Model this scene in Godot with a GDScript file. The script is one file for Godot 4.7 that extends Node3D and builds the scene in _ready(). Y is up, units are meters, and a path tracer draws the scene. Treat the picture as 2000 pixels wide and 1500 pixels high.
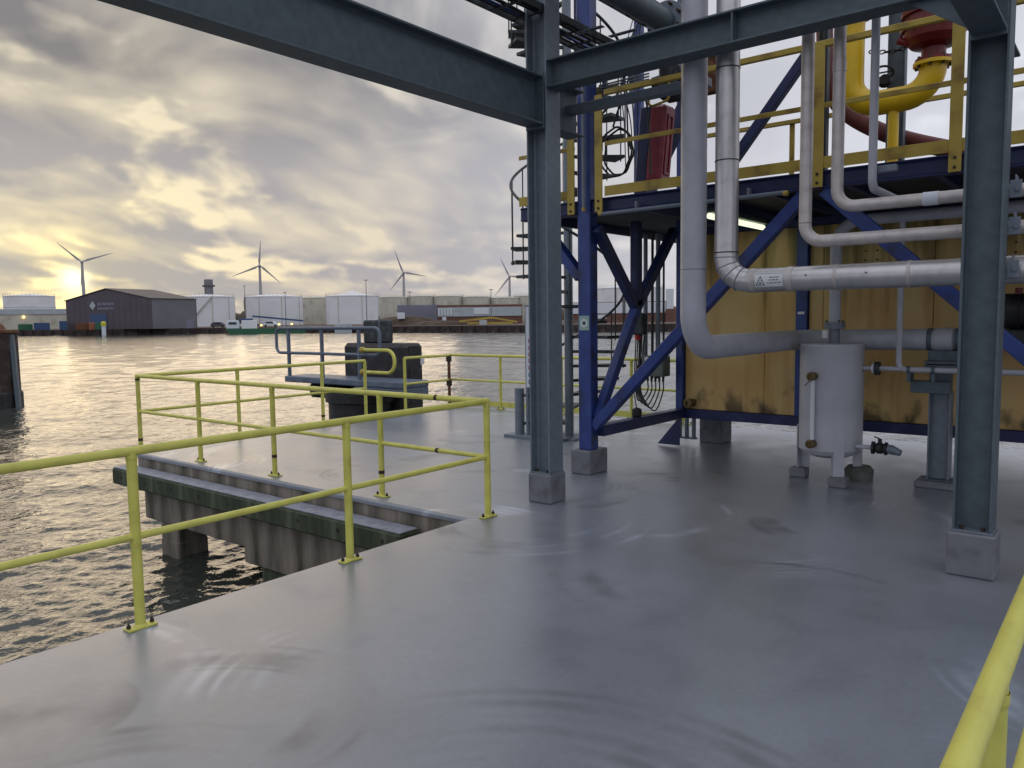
extends Node3D

# ------------------------------------------------------------------ mesh builder
class MB:
	var v := PackedVector3Array()
	var n := PackedVector3Array()
	var uv := PackedVector2Array()
	func tri(a: Vector3, b: Vector3, c: Vector3, na: Vector3, nb: Vector3, nc: Vector3, ua := Vector2.ZERO, ub := Vector2.ZERO, uc := Vector2.ZERO) -> void:
		if (b - a).cross(c - a).dot(na + nb + nc) > 0.0:
			v.append_array([a, c, b]); n.append_array([na, nc, nb]); uv.append_array([ua, uc, ub])
		else:
			v.append_array([a, b, c]); n.append_array([na, nb, nc]); uv.append_array([ua, ub, uc])
	func quad(a: Vector3, b: Vector3, c: Vector3, d: Vector3, nn: Vector3) -> void:
		tri(a, b, c, nn, nn, nn, Vector2(0, 1), Vector2(1, 1), Vector2(1, 0))
		tri(a, c, d, nn, nn, nn, Vector2(0, 1), Vector2(1, 0), Vector2(0, 0))
	# a box with chamfered edges, centred at c
	func box(c: Vector3, s: Vector3, b := Basis.IDENTITY, ch := 0.004) -> void:
		var h := s * 0.5
		ch = minf(ch, minf(h.x, minf(h.y, h.z)) * 0.6)
		var i := h - Vector3(ch, ch, ch)
		for ax in 3:
			var ay := (ax + 1) % 3
			var az := (ax + 2) % 3
			for sg in [-1.0, 1.0]:
				var q := []
				for k in [[-1, -1], [1, -1], [1, 1], [-1, 1]]:
					var p := Vector3.ZERO
					p[ax] = sg * h[ax]; p[ay] = k[0] * i[ay]; p[az] = k[1] * i[az]
					q.append(c + b * p)
				var nn := Vector3.ZERO
				nn[ax] = sg
				quad(q[0], q[1], q[2], q[3], b * nn)
		if ch <= 0.0001:
			return
		for ax in 3:
			var ay := (ax + 1) % 3
			var az := (ax + 2) % 3
			for sy in [-1.0, 1.0]:
				for sz in [-1.0, 1.0]:
					var q := []
					for k in [[-1, 0], [1, 0], [1, 1], [-1, 1]]:
						var p := Vector3.ZERO
						p[ax] = k[0] * i[ax]
						p[ay] = sy * (h[ay] if k[1] == 0 else i[ay])
						p[az] = sz * (i[az] if k[1] == 0 else h[az])
						q.append(c + b * p)
					var nn := Vector3.ZERO
					nn[ay] = sy; nn[az] = sz
					quad(q[0], q[1], q[2], q[3], b * nn.normalized())
		for sx in [-1.0, 1.0]:
			for sy in [-1.0, 1.0]:
				for sz in [-1.0, 1.0]:
					var g := Vector3(sx, sy, sz)
					var nn := b * g.normalized()
					tri(c + b * (g * Vector3(h.x, i.y, i.z)), c + b * (g * Vector3(i.x, h.y, i.z)), c + b * (g * Vector3(i.x, i.y, h.z)), nn, nn, nn)
	func box2(lo: Vector3, hi: Vector3, ch := 0.004) -> void:
		box((lo + hi) * 0.5, (hi - lo).abs(), Basis.IDENTITY, ch)
	# a bar of rectangular section from p to q; up fixes its roll
	func bar(p: Vector3, q: Vector3, w: float, hh: float, up := Vector3.UP, ch := 0.004) -> void:
		var z := (q - p).normalized()
		var x := up.cross(z).normalized()
		var y := z.cross(x)
		box((p + q) * 0.5, Vector3(w, hh, p.distance_to(q)), Basis(x, y, z), ch)
	# rolled H section from p to q: flanges lie at +-up
	func ibeam(p: Vector3, q: Vector3, up: Vector3, hh: float, w: float, tf := 0.014, tw := 0.01) -> void:
		var z := (q - p).normalized()
		var x := up.cross(z).normalized()
		var y := z.cross(x)
		var bs := Basis(x, y, z)
		var l := p.distance_to(q)
		var m := (p + q) * 0.5
		box(m + y * (hh * 0.5 - tf * 0.5), Vector3(w, tf, l), bs, 0.003)
		box(m - y * (hh * 0.5 - tf * 0.5), Vector3(w, tf, l), bs, 0.003)
		box(m, Vector3(tw, hh - 2 * tf, l), bs, 0.0)
		for sx in [-1.0, 1.0]:      # root fillets
			for sy in [-1.0, 1.0]:
				var a: Vector3 = m + x * sx * tw * 0.5 + y * sy * (hh * 0.5 - tf)
				var p1: Vector3 = a + x * sx * 0.016
				var p2: Vector3 = a - y * sy * 0.016
				var nn: Vector3 = (x * sx - y * sy).normalized()
				quad(p1 - z * l * 0.5, p1 + z * l * 0.5, p2 + z * l * 0.5, p2 - z * l * 0.5, nn)
	# swept tube with rounded shading
	func tube(pts: Array, r: float, seg := 14, caps := true) -> void:
		var m := pts.size()
		var t0: Vector3 = (pts[1] - pts[0]).normalized()
		var side := t0.cross(Vector3.UP if absf(t0.y) < 0.9 else Vector3.RIGHT).normalized()
		var pr := []
		var pn := []
		for i in m:
			var t: Vector3
			if i == 0: t = t0
			elif i == m - 1: t = (pts[i] - pts[i - 1]).normalized()
			else: t = ((pts[i] - pts[i - 1]).normalized() + (pts[i + 1] - pts[i]).normalized()).normalized()
			side = (side - t * side.dot(t)).normalized()
			var bi := t.cross(side)
			var scale_up := 1.0
			if i > 0 and i < m - 1:
				scale_up = 1.0 / maxf(0.5, t.dot((pts[i] - pts[i - 1]).normalized()))
			var ring := []
			var rn := []
			for k in seg:
				var a := TAU * k / seg
				var d := side * cos(a) + bi * sin(a)
				ring.append(pts[i] + d * r * (1.0 if scale_up < 1.02 else scale_up))
				rn.append(d)
			if i > 0:
				for k in seg:
					var k2 := (k + 1) % seg
					tri(pr[k], ring[k], ring[k2], pn[k], rn[k], rn[k2])
					tri(pr[k], ring[k2], pr[k2], pn[k], rn[k2], pn[k2])
			if caps and (i == 0 or i == m - 1):
				var cn := -t if i == 0 else t
				for k in seg:
					tri(pts[i], ring[k], ring[(k + 1) % seg], cn, cn, cn)
			pr = ring
			pn = rn
	func cyl(p: Vector3, q: Vector3, r: float, r2 := -1.0, seg := 16, caps := true) -> void:
		if r2 < 0.0: r2 = r
		var z := (q - p).normalized()
		var x := z.cross(Vector3.UP if absf(z.y) < 0.9 else Vector3.RIGHT).normalized()
		var y := z.cross(x)
		var sl := (r - r2) / p.distance_to(q)
		for k in seg:
			var a := TAU * k / seg
			var b := TAU * (k + 1) / seg
			var d := x * cos(a) + y * sin(a)
			var e := x * cos(b) + y * sin(b)
			var nd := (d + z * sl).normalized()
			var ne := (e + z * sl).normalized()
			tri(p + d * r, q + d * r2, q + e * r2, nd, nd, ne)
			tri(p + d * r, q + e * r2, p + e * r, nd, ne, ne)
			if caps:
				tri(p, p + d * r, p + e * r, -z, -z, -z)
				tri(q, q + d * r2, q + e * r2, z, z, z)
	# turned shape: profile of (radius, height) about axis dir
	func lathe(o: Vector3, dir: Vector3, prof: Array, seg := 24) -> void:
		var z := dir.normalized()
		var x := z.cross(Vector3.UP if absf(z.y) < 0.9 else Vector3.RIGHT).normalized()
		var y := z.cross(x)
		for i in prof.size() - 1:
			var a: Vector2 = prof[i]
			var b: Vector2 = prof[i + 1]
			var e := (b - a).normalized()
			for k in seg:
				var c1 := x * cos(TAU * k / seg) + y * sin(TAU * k / seg)
				var c2 := x * cos(TAU * (k + 1) / seg) + y * sin(TAU * (k + 1) / seg)
				var n1 := (c1 * e.y - z * e.x).normalized()
				var n2 := (c2 * e.y - z * e.x).normalized()
				var pa := o + c1 * a.x + z * a.y
				var pb := o + c1 * b.x + z * b.y
				var pc := o + c2 * b.x + z * b.y
				var pd := o + c2 * a.x + z * a.y
				if b.x > 0.0001: tri(pa, pb, pc, n1, n1, n2)
				if a.x > 0.0001: tri(pa, pc, pd, n1, n2, n2)
	# prism: flat outline extruded along d
	func prism(pl: Array, d: Vector3) -> void:
		var c := Vector3.ZERO
		for p in pl: c += p
		c /= pl.size()
		var nn := d.normalized()
		for i in pl.size():
			var p: Vector3 = pl[i]
			var q: Vector3 = pl[(i + 1) % pl.size()]
			tri(c, p, q, -nn, -nn, -nn)
			tri(c + d, p + d, q + d, nn, nn, nn)
			var o := (q - p).cross(d).normalized()
			if o.dot((p + q) * 0.5 - c) < 0: o = -o
			quad(p, q, q + d, p + d, o)
	func ball(c: Vector3, r: Vector3, seg := 16, rings := 10) -> void:
		for i in rings:
			for k in seg:
				var q := []
				for e in [[i, k], [i + 1, k], [i + 1, k + 1], [i, k + 1]]:
					var th: float = PI * e[0] / rings
					var ph: float = TAU * e[1] / seg
					q.append(Vector3(sin(th) * cos(ph), cos(th), sin(th) * sin(ph)))
				tri(c + q[0] * r, c + q[1] * r, c + q[2] * r, q[0], q[1], q[2])
				tri(c + q[0] * r, c + q[2] * r, c + q[3] * r, q[0], q[2], q[3])

var used := {}
func numbered(parent: Node, called: String) -> String:
	var key := str(parent.get_instance_id()) + called
	var k: int = used.get(key, 0)
	used[key] = k + 1
	return called if k == 0 else "%s_%03d" % [called, k]

func thing(called: String, label: String, category: String, at: Vector3, group := "") -> Node3D:
	var o := Node3D.new()
	o.name = numbered(self, called)
	add_child(o, true)
	o.position = at
	o.set_meta("label", label); o.set_meta("category", category)
	if group: o.set_meta("group", group)
	return o

func where(p: Node) -> Vector3:
	var r := Vector3.ZERO
	while p != self:
		r += (p as Node3D).position
		p = p.get_parent()
	return r

func obj(called: String, m: MB, mat: Material, parent: Node = self) -> MeshInstance3D:
	var off := where(parent)
	var a := []
	a.resize(Mesh.ARRAY_MAX)
	var vv := m.v
	if off != Vector3.ZERO:
		for i in vv.size(): vv[i] -= off
	a[Mesh.ARRAY_VERTEX] = vv; a[Mesh.ARRAY_NORMAL] = m.n; a[Mesh.ARRAY_TEX_UV] = m.uv
	var am := ArrayMesh.new()
	am.add_surface_from_arrays(Mesh.PRIMITIVE_TRIANGLES, a)
	am.surface_set_material(0, mat)
	var o := MeshInstance3D.new()
	o.mesh = am
	o.name = numbered(parent, called)
	parent.add_child(o, true)
	return o

func single(called: String, m: MB, mat: Material, label: String, category: String, group := "") -> MeshInstance3D:
	var o := obj(called, m, mat)
	o.set_meta("label", label); o.set_meta("category", category)
	if group: o.set_meta("group", group)
	return o

func struct(called: String, m: MB, mat: Material) -> MeshInstance3D:
	var o := obj(called, m, mat)
	o.set_meta("kind", "structure")
	return o

# path with rounded corners
func bent(pts: Array, r: float, k := 7) -> Array:
	var out := [pts[0]]
	for i in range(1, pts.size() - 1):
		var p: Vector3 = pts[i]
		var a: Vector3 = (pts[i - 1] - p).normalized()
		var b: Vector3 = (pts[i + 1] - p).normalized()
		var half := acos(clampf(a.dot(b), -1, 1)) * 0.5
		if half > 1.5:
			out.append(p)
			continue
		var t := r / tan(half)
		var c: Vector3 = p + (a + b).normalized() * (r / sin(half))
		var s: Vector3 = p + a * t - c
		var e: Vector3 = p + b * t - c
		for j in k + 1:
			out.append(c + s.slerp(e, float(j) / k))
	out.append(pts[-1])
	return out

func smooth_line(pts: Array, k := 6) -> Array:
	var out := []
	for i in pts.size() - 1:
		var p0: Vector3 = pts[maxi(i - 1, 0)]
		var p1: Vector3 = pts[i]
		var p2: Vector3 = pts[i + 1]
		var p3: Vector3 = pts[mini(i + 2, pts.size() - 1)]
		for j in k: out.append(p1.cubic_interpolate(p2, p0, p3, float(j) / k))
	out.append(pts[-1])
	return out

# ------------------------------------------------------------------ materials
func noise(sd: int, freq: float, oct := 4, kind := FastNoiseLite.TYPE_SIMPLEX_SMOOTH) -> FastNoiseLite:
	var f := FastNoiseLite.new()
	f.seed = sd; f.frequency = freq; f.noise_type = kind; f.fractal_octaves = oct
	f.fractal_type = FastNoiseLite.FRACTAL_FBM
	return f

func noise_tex(sd: int, freq: float, ramp: Array, oct := 5, size := 256) -> ImageTexture:
	var img := noise(sd, freq, oct).get_seamless_image(size, size)
	img.convert(Image.FORMAT_L8)
	var g := Gradient.new()
	var offs := PackedFloat32Array()
	var cols := PackedColorArray()
	for e in ramp: offs.append(e[0]); cols.append(e[1])
	g.offsets = offs; g.colors = cols
	var lut := PackedByteArray()
	for i in 256:
		var c := g.sample(i / 255.0)
		lut.append_array([int(c.r * 255), int(c.g * 255), int(c.b * 255)])
	var src := img.get_data()
	var dst := PackedByteArray()
	dst.resize(src.size() * 3)
	for i in src.size():
		var k := src[i] * 3
		dst[i * 3] = lut[k]; dst[i * 3 + 1] = lut[k + 1]; dst[i * 3 + 2] = lut[k + 2]
	return ImageTexture.create_from_image(Image.create_from_data(size, size, false, Image.FORMAT_RGB8, dst))

func mat(c: Color, rough := 0.5, metal := 0.0, spec := 0.5) -> StandardMaterial3D:
	var m := StandardMaterial3D.new()
	m.albedo_color = c; m.roughness = rough; m.metallic = metal; m.metallic_specular = spec
	return m

# paint or metal with mottling around a colour, in world space
func mottled(c: Color, amount: float, sd: int, metres: float, rough := 0.5, metal := 0.0, dirt := Color(0, 0, 0, 0)) -> StandardMaterial3D:
	var m := mat(Color.WHITE, rough, metal)
	var ramp := [[0.0, c.darkened(amount)], [0.35, c.darkened(amount * 0.3)], [0.6, c], [0.85, c.lightened(amount * 0.5)]]
	if dirt.a > 0: ramp = [[0.0, dirt], [0.22, c.lerp(dirt, 0.55)], [0.34, c.darkened(amount * 0.5)], [0.6, c], [0.9, c.lightened(amount * 0.4)]]
	m.albedo_texture = noise_tex(sd, 0.012, ramp)
	m.uv1_triplanar = true; m.uv1_world_triplanar = true
	m.uv1_scale = Vector3.ONE / metres
	return m

# the same with runs drawn out down the face by rain
func streaked(c: Color, amount: float, sd: int, metres: float, rough: float, dirt: Color) -> StandardMaterial3D:
	var m := mottled(c, amount, sd, metres, rough, 0.0, dirt)
	m.uv1_scale = Vector3(1.0 / metres, 0.16 / metres, 1.0 / metres)
	return m

func s(r: int, g: int, b: int) -> Color:
	return Color(r / 255.0, g / 255.0, b / 255.0)

var M := {}
func make_materials() -> void:
	M.yellow = mottled(s(206, 203, 98), 0.10, 3, 0.7, 0.4, 0.0, s(178, 168, 84))
	M.mustard = mottled(s(176, 152, 62), 0.12, 4, 1.1, 0.5, 0.0, s(120, 96, 46))
	M.pipe_yellow = mottled(s(226, 186, 18), 0.08, 5, 0.9, 0.34)
	M.red = mottled(s(112, 20, 22), 0.15, 6, 0.7, 0.38)
	M.hose_red = mottled(s(104, 44, 42), 0.12, 7, 0.8, 0.6)
	M.rust = mottled(s(104, 66, 42), 0.3, 8, 0.4, 0.85)
	M.blue = mottled(s(36, 60, 128), 0.16, 9, 1.3, 0.42, 0.0, s(28, 36, 66))
	M.blue_dark = mottled(s(26, 38, 84), 0.18, 10, 1.3, 0.5)
	M.galv = mottled(s(114, 124, 136), 0.08, 11, 0.35, 0.5, 0.2)
	M.galv_green = mottled(s(82, 95, 104), 0.08, 12, 0.4, 0.55, 0.15, s(74, 86, 86))
	M.grey_paint = mottled(s(170, 172, 182), 0.08, 13, 0.8, 0.38)
	M.tank_paint = mottled(s(176, 179, 188), 0.07, 14, 1.0, 0.38)
	M.cladding = mottled(s(190, 188, 190), 0.10, 15, 0.5, 0.34, 0.8)
	M.steel_pipe = mottled(s(188, 182, 180), 0.14, 16, 0.45, 0.42, 0.4)
	M.dark_steel = mottled(s(52, 58, 62), 0.25, 17, 0.6, 0.6, 0.2)
	M.black = mottled(s(30, 30, 32), 0.25, 18, 0.5, 0.6)
	M.bolt = mat(s(66, 58, 50), 0.6, 0.5)
	M.pedestal = mottled(s(112, 114, 122), 0.1, 19, 0.8, 0.6, 0.0, s(86, 86, 92))
	M.concrete = streaked(s(124, 117, 107), 0.36, 20, 0.8, 0.9, s(58, 60, 46))
	M.algae = streaked(s(62, 71, 52), 0.3, 21, 0.7, 0.85, s(40, 48, 32))
	M.timber_top = mottled(s(140, 144, 156), 0.2, 22, 0.5, 0.6)
	M.fender = mottled(s(48, 47, 51), 0.18, 23, 1.4, 0.7)
	M.pile = mottled(s(60, 48, 44), 0.3, 24, 1.6, 0.85, 0.0, s(38, 34, 30))
	M.maroon = mottled(s(132, 42, 56), 0.12, 25, 0.8, 0.4)
	M.box_grey = mottled(s(92, 102, 98), 0.12, 26, 0.7, 0.5)
	M.brass = mottled(s(104, 86, 50), 0.3, 27, 0.15, 0.5, 0.4)
	M.white = mat(s(214, 216, 218), 0.5)
	M.tape = mat(s(206, 210, 222), 0.5)
	M.soffit = mottled(s(52, 56, 62), 0.2, 28, 1.2, 0.7)
	M.cable = mat(s(26, 28, 30), 0.55)
	M.cable_blue = mat(s(36, 58, 110), 0.5)
	M.grey_blue = mottled(s(92, 104, 122), 0.14, 29, 0.9, 0.5)
	# yellow-ochre wall panels: sun-bleached sheet with vertical runs of dirt and mould along the foot
	var pm := mat(Color.WHITE, 0.55)
	pm.albedo_texture = panel_texture(); M.panel = pm
	M.foot_block = mottled(s(92, 96, 90), 0.2, 41, 0.5, 0.8, 0.0, s(60, 66, 52))
	# far shore
	M.tank_white = mottled(s(222, 224, 228), 0.06, 31, 22.0, 0.6)
	M.tank_cream = mottled(s(192, 190, 176), 0.10, 32, 16.0, 0.7, 0.0, s(158, 150, 132))
	M.shed_dark = mottled(s(84, 76, 84), 0.06, 33, 20.0, 0.7)
	M.shed_grey = mottled(s(110, 110, 116), 0.06, 34, 20.0, 0.7)
	M.shed_roof = mottled(s(92, 86, 84), 0.08, 35, 20.0, 0.75)
	M.shed_lilac = mottled(s(122, 122, 140), 0.08, 36, 20.0, 0.7)
	M.brick = mottled(s(108, 76, 66), 0.14, 37, 9.0, 0.85)
	M.silver = mottled(s(168, 178, 184), 0.1, 38, 8.0, 0.45)
	M.earth = mottled(s(84, 70, 58), 0.3, 39, 14.0, 0.95)
	M.quay = mottled(s(58, 48, 46), 0.3, 40, 6.0, 0.9)
	M.turbine = mat(s(168, 166, 170), 0.6)
	M.green = mat(s(40, 92, 66), 0.6)
	M.container_blue = mat(s(54, 78, 118), 0.65)
	M.orange = mat(s(150, 88, 64), 0.65)
	M.lime = mat(s(196, 190, 60), 0.6)
	M.window = mat(s(40, 48, 56), 0.2)
	M.pale = mat(s(206, 212, 220), 0.5)

func panel_texture() -> ImageTexture:
	var w := 1024
	var h := 320
	var a := noise(71, 0.02, 5)
	var b := noise(72, 0.05, 4)
	var c := noise(73, 0.006, 3)
	var img := Image.create(w, h, false, Image.FORMAT_RGB8)
	for y in h:
		var fy := float(y) / h                   # 0 top .. 1 foot
		for x in w:
			var run := a.get_noise_2d(x * 1.6, y * 0.12)
			var blot := b.get_noise_2d(x * 0.45, y * 0.3)
			var big := c.get_noise_2d(x, y)
			var col := s(190, 154, 96).lerp(s(202, 174, 118), clampf(0.5 + big * 1.2, 0, 1))
			col = col.lerp(s(174, 134, 74), clampf(run * 1.1, 0, 0.5))
			# green-black growth under the top edge and splash mould along the foot
			var top := clampf((0.24 + run * 0.45 - fy) * 3.0, 0, 1)
			col = col.lerp(s(92, 84, 40), top * 0.75)
			var foot := clampf((fy - 0.90 + blot * 0.10) * 8.0, 0, 1) * clampf(0.3 + blot * 1.8, 0, 1)
			col = col.lerp(s(78, 66, 42), foot * 0.85)
			var mould := clampf((blot + big * 0.9 - 0.34) * 1.6, 0, 1) * clampf((fy - 0.55) * 3.0, 0, 1)
			col = col.lerp(s(112, 92, 60), mould * 0.4)
			img.set_pixel(x, y, col)
	return ImageTexture.create_from_image(img)

# trowelled floor coating: overlapping fans of arcs from the squeegee, a few duller patches
func deck_textures() -> Array:
	var N := 1024
	var span := 17.0
	var px := N / span
	var arcs := PackedFloat32Array()
	arcs.resize(N * N)
	var rng := RandomNumberGenerator.new()
	rng.seed = 5
	for f in 280:
		var cx := rng.randf() * N
		var cy := rng.randf() * N
		var a0 := rng.randf_range(-PI, PI)
		var sweep := rng.randf_range(0.7, 2.3)
		var r0 := rng.randf_range(0.2, 0.85) * px
		var lines := rng.randi_range(2, 7)
		var gap := rng.randf_range(0.04, 0.11) * px
		var sgn := 1.0 if rng.randf() < 0.5 else -1.0
		var rm := r0 + gap * lines + 6.0
		var prof := PackedFloat32Array()
		prof.resize(int(rm * 3) + 4)
		for l in lines:
			var amp := rng.randf_range(0.1, 1.0) * sgn
			var wid := rng.randf_range(0.8, 3.0)
			for k in prof.size():
				var o := k / 3.0 - r0 - gap * l
				prof[k] += amp * exp(-(o * o) / (wid * wid))
		var lo2 := pow(maxf(r0 - 6.0, 0), 2)
		for y in range(maxi(0, int(cy - rm)), mini(N, int(cy + rm))):
			var ddy := y - cy
			for x in range(maxi(0, int(cx - rm)), mini(N, int(cx + rm))):
				var ddx := x - cx
				var d2 := ddx * ddx + ddy * ddy
				if d2 > rm * rm or d2 < lo2: continue
				var t := fposmod(atan2(ddy, ddx) - a0, TAU) / sweep
				if t < 1.0: arcs[y * N + x] += prof[int(sqrt(d2) * 3.0)] * sin(t * PI)
	# dull half-moon left where the trowel was set down
	var pc := (Vector2(0.62, 3.74) + Vector2(6.5, 6.5)) * px
	for y in range(int(pc.y - 40), int(pc.y + 40)):
		for x in range(int(pc.x - 40), int(pc.x + 40)):
			var d := (Vector2(x, y) - pc).length() / (0.40 * px)
			if d < 1.0 and x >= 0 and y >= 0 and x < N and y < N:
				arcs[y * N + x] -= 3.2 * smoothstep(1.0, 0.8, d) * clampf(0.4 + (x - pc.x) / 40.0, 0, 1)
	var big := noise(81, 0.006, 4)
	var mid := noise(82, 0.03, 4)
	var fine := noise(83, 0.4, 2)
	var alb := PackedByteArray()
	var rgh := PackedByteArray()
	alb.resize(N * N * 3); rgh.resize(N * N)
	for y in N:
		for x in N:
			var i := y * N + x
			var bg := big.get_noise_2d(x, y)
			var md := mid.get_noise_2d(x, y)
			var fn := fine.get_noise_2d(x, y)
			var st := smoothstep(0.10, 0.6, md + bg * 0.5) * 0.045 + smoothstep(0.30, 0.6, fn * 0.5 + md) * 0.03
			var ar := clampf(arcs[i], -0.42, 0.95) * clampf(0.8 + md * 1.8, 0.0, 1.6)
			var k := 1.0 + bg * 0.12 + md * 0.07 + fn * 0.06 + ar * 0.30 - st
			alb[i * 3] = int(clampf(118 * k, 0, 255)); alb[i * 3 + 1] = int(clampf(125 * k, 0, 255)); alb[i * 3 + 2] = int(clampf(136 * k, 0, 255))
			rgh[i] = int(clampf(255 * (0.40 + bg * 0.11 + md * 0.06 - ar * 0.11 + fn * 0.02 + st * 0.35), 77, 255))
	return [ImageTexture.create_from_image(Image.create_from_data(N, N, false, Image.FORMAT_RGB8, alb)), ImageTexture.create_from_image(Image.create_from_data(N, N, false, Image.FORMAT_L8, rgh))]

# ------------------------------------------------------------------ sky
const SUN := Vector3(-0.9236, 0.0481, -0.3803)
func sky_image() -> Image:
	var w := 3072
	var h := 1536
	var img := Image.create(w, h, false, Image.FORMAT_RGBF)
	var n1 := noise(11, 0.55, 5)
	var n2 := noise(12, 1.5, 5)
	var n3 := noise(13, 0.22, 3)
	var data := PackedFloat32Array()
	data.resize(w * h * 3)
	for y in h / 2 + 4:
		var th := PI * (y + 0.5) / h
		var dy := cos(th)
		var sh := sin(th)
		for x in w:
			var ph := TAU * (x + 0.5) / w
			var dx := sin(ph) * sh
			var dz := -cos(ph) * sh
			var k := 1.0 / (maxf(dy, 0.0) + 0.16)
			var qx := dx * k
			var qz := dz * k
			# cloud decks seen in perspective, drawn out along the wind
			var u := -qx * 0.60 - qz * 0.80
			var v := qx * 0.80 - qz * 0.60
			var wx := n3.get_noise_2d(u * 2.4 + 9.0, v * 2.4) * 0.50
			var wy := n3.get_noise_2d(u * 2.4 - 30.0, v * 2.4 + 14.0) * 0.50
			var c1 := n1.get_noise_2d(u * 1.15 + wx, v * 2.1 + wy * 1.4) * 1.5
			var c2 := n2.get_noise_2d(u * 1.7 + wx * 2.0 + 3.0, v * 3.0 - wy * 1.5)
			var shade := n3.get_noise_2d(u * 3.6 + wx * 2.0 + 70.0, v * 5.8 + wy * 2.0) * 1.3 + c2 * 0.5
			var gap := smoothstep(0.02, 0.85, -(c1 * 0.95 + c2 * 0.50 + 0.05))
			var c := clampf(0.72 + shade * 0.62 - gap * 1.0, 0.0, 1.0)
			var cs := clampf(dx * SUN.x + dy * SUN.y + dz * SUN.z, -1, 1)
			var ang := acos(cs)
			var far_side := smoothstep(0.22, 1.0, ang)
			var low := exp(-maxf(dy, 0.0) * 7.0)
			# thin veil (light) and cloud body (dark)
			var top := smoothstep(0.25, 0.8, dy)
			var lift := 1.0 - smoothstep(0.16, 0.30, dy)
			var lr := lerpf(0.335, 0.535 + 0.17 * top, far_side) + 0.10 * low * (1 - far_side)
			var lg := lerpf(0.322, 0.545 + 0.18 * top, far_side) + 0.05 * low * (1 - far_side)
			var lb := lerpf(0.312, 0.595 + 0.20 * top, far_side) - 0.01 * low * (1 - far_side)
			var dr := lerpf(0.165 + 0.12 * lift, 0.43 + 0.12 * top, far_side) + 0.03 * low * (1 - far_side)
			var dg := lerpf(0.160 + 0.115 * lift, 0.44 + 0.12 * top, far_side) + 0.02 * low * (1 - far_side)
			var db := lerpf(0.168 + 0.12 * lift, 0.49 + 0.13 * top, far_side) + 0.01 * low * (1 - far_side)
			var r := lerpf(lr, dr, c)
			var g := lerpf(lg, dg, c)
			var b := lerpf(lb, db, c)
			var open := pow(1.0 - 0.95 * c, 1.4)
			var g1 := exp(-ang / 0.085) * (1.0 - 0.65 * c)
			var g2 := exp(-ang * ang / 0.17) * open
			var g3 := exp(-ang * ang / 0.00018)
			r += 0.31 * g1 + 0.33 * g2 + 0.7 * g3
			g += 0.22 * g1 + 0.268 * g2 + 0.65 * g3
			b += -0.05 * g1 + 0.13 * g2 + 0.5 * g3
			var i := (y * w + x) * 3
			data[i] = r; data[i + 1] = g; data[i + 2] = b
	var last := (h / 2 + 3) * w * 3
	for y in range(h / 2 + 4, h):
		for x in range(0, w * 3, 3):
			data[y * w * 3 + x] = 0.16; data[y * w * 3 + x + 1] = 0.155; data[y * w * 3 + x + 2] = 0.15
	return Image.create_from_data(w, h, false, Image.FORMAT_RGBF, data.to_byte_array())

# ------------------------------------------------------------------ railings
# at: corner/start on the deck, d: direction along the deck, ln: length, posts: distances of the uprights
func railing(label: String, at: Vector3, d: Vector3, ln: float, posts: Array, opt := {}) -> Node3D:
	var ym: Material = opt.get("mat", M.yellow)
	var t := thing(opt.get("called", "yellow_railing"), label, opt.get("category", "railing"), at, opt.get("group", "yellow tube railings round the jetty deck"))
	var hh: float = opt.get("h", 1.0)
	var mid: float = opt.get("mid", 0.522)
	var b: float = opt.get("from", 0.0)
	var up := Vector3.UP
	var m := MB.new()
	m.tube([at + d * b + up * hh, at + d * ln + up * hh], opt.get("rt", 0.026), 16)
	if opt.get("ball", false): m.ball(at + up * hh, Vector3.ONE * 0.031)
	obj("top_rail", m, ym, t)
	m = MB.new()
	m.tube([at + d * b + up * mid, at + d * ln + up * mid], opt.get("rm", 0.021), 14)
	obj("mid_rail", m, ym, t)
	var rp: float = opt.get("rp", 0.028)
	for k in posts.size():
		var p: Vector3 = at + d * posts[k]
		m = MB.new()
		var lo := 0.0 if opt.get("plate", true) else -0.16
		m.cyl(p + up * lo, p + up * (hh - 0.004), rp, rp, 16, false)
		m.lathe(p + up * (hh - 0.05), up, [Vector2(rp, 0), Vector2(rp + 0.003, 0.01), Vector2(rp + 0.003, 0.03)], 16)
		var pn := obj("post", m, ym, t)
		var x := d.cross(up)
		if opt.get("plate", true):
			m = MB.new()
			m.box(p + up * 0.007, Vector3(0.075, 0.013, 0.165), Basis(x, up, d), 0.003)
			m.lathe(p + up * 0.013, up, [Vector2(rp + 0.012, 0), Vector2(rp, 0.012)], 16)
			obj("base_plate", m, ym, pn)
			for sg in [-1.0, 1.0]:
				m = MB.new()
				m.cyl(p + d * sg * 0.066 + up * 0.012, p + d * sg * 0.066 + up * 0.030, 0.013, 0.013, 6)
				m.cyl(p + d * sg * 0.066 + up * 0.030, p + d * sg * 0.066 + up * 0.044, 0.007, 0.006, 8)
				obj("bolt", m, M.bolt, pn)
		else:
			m = MB.new()
			m.box(p - up * 0.07 + x * opt.get("side", 1.0) * 0.06, Vector3(0.11, 0.10, 0.08), Basis(x, up, d), 0.003)
			obj("side_bracket", m, M.bolt, pn)
	for e in opt.get("sleeves", []):
		var q: Vector3 = at + d * e[0] + up * e[1]
		m = MB.new()
		var ax := d if e[2] == 0 else up
		m.cyl(q - ax * 0.017, q + ax * 0.017, e[3], e[3], 16)
		obj("worn_joint", m, M.bolt, t)
	if opt.get("toe", 0.0) > 0.0:
		m = MB.new()
		m.bar(at + up * 0.09, at + d * ln + up * 0.09, 0.006, 0.10, up)
		obj("toe_board", m, ym, t)
	return t

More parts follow.
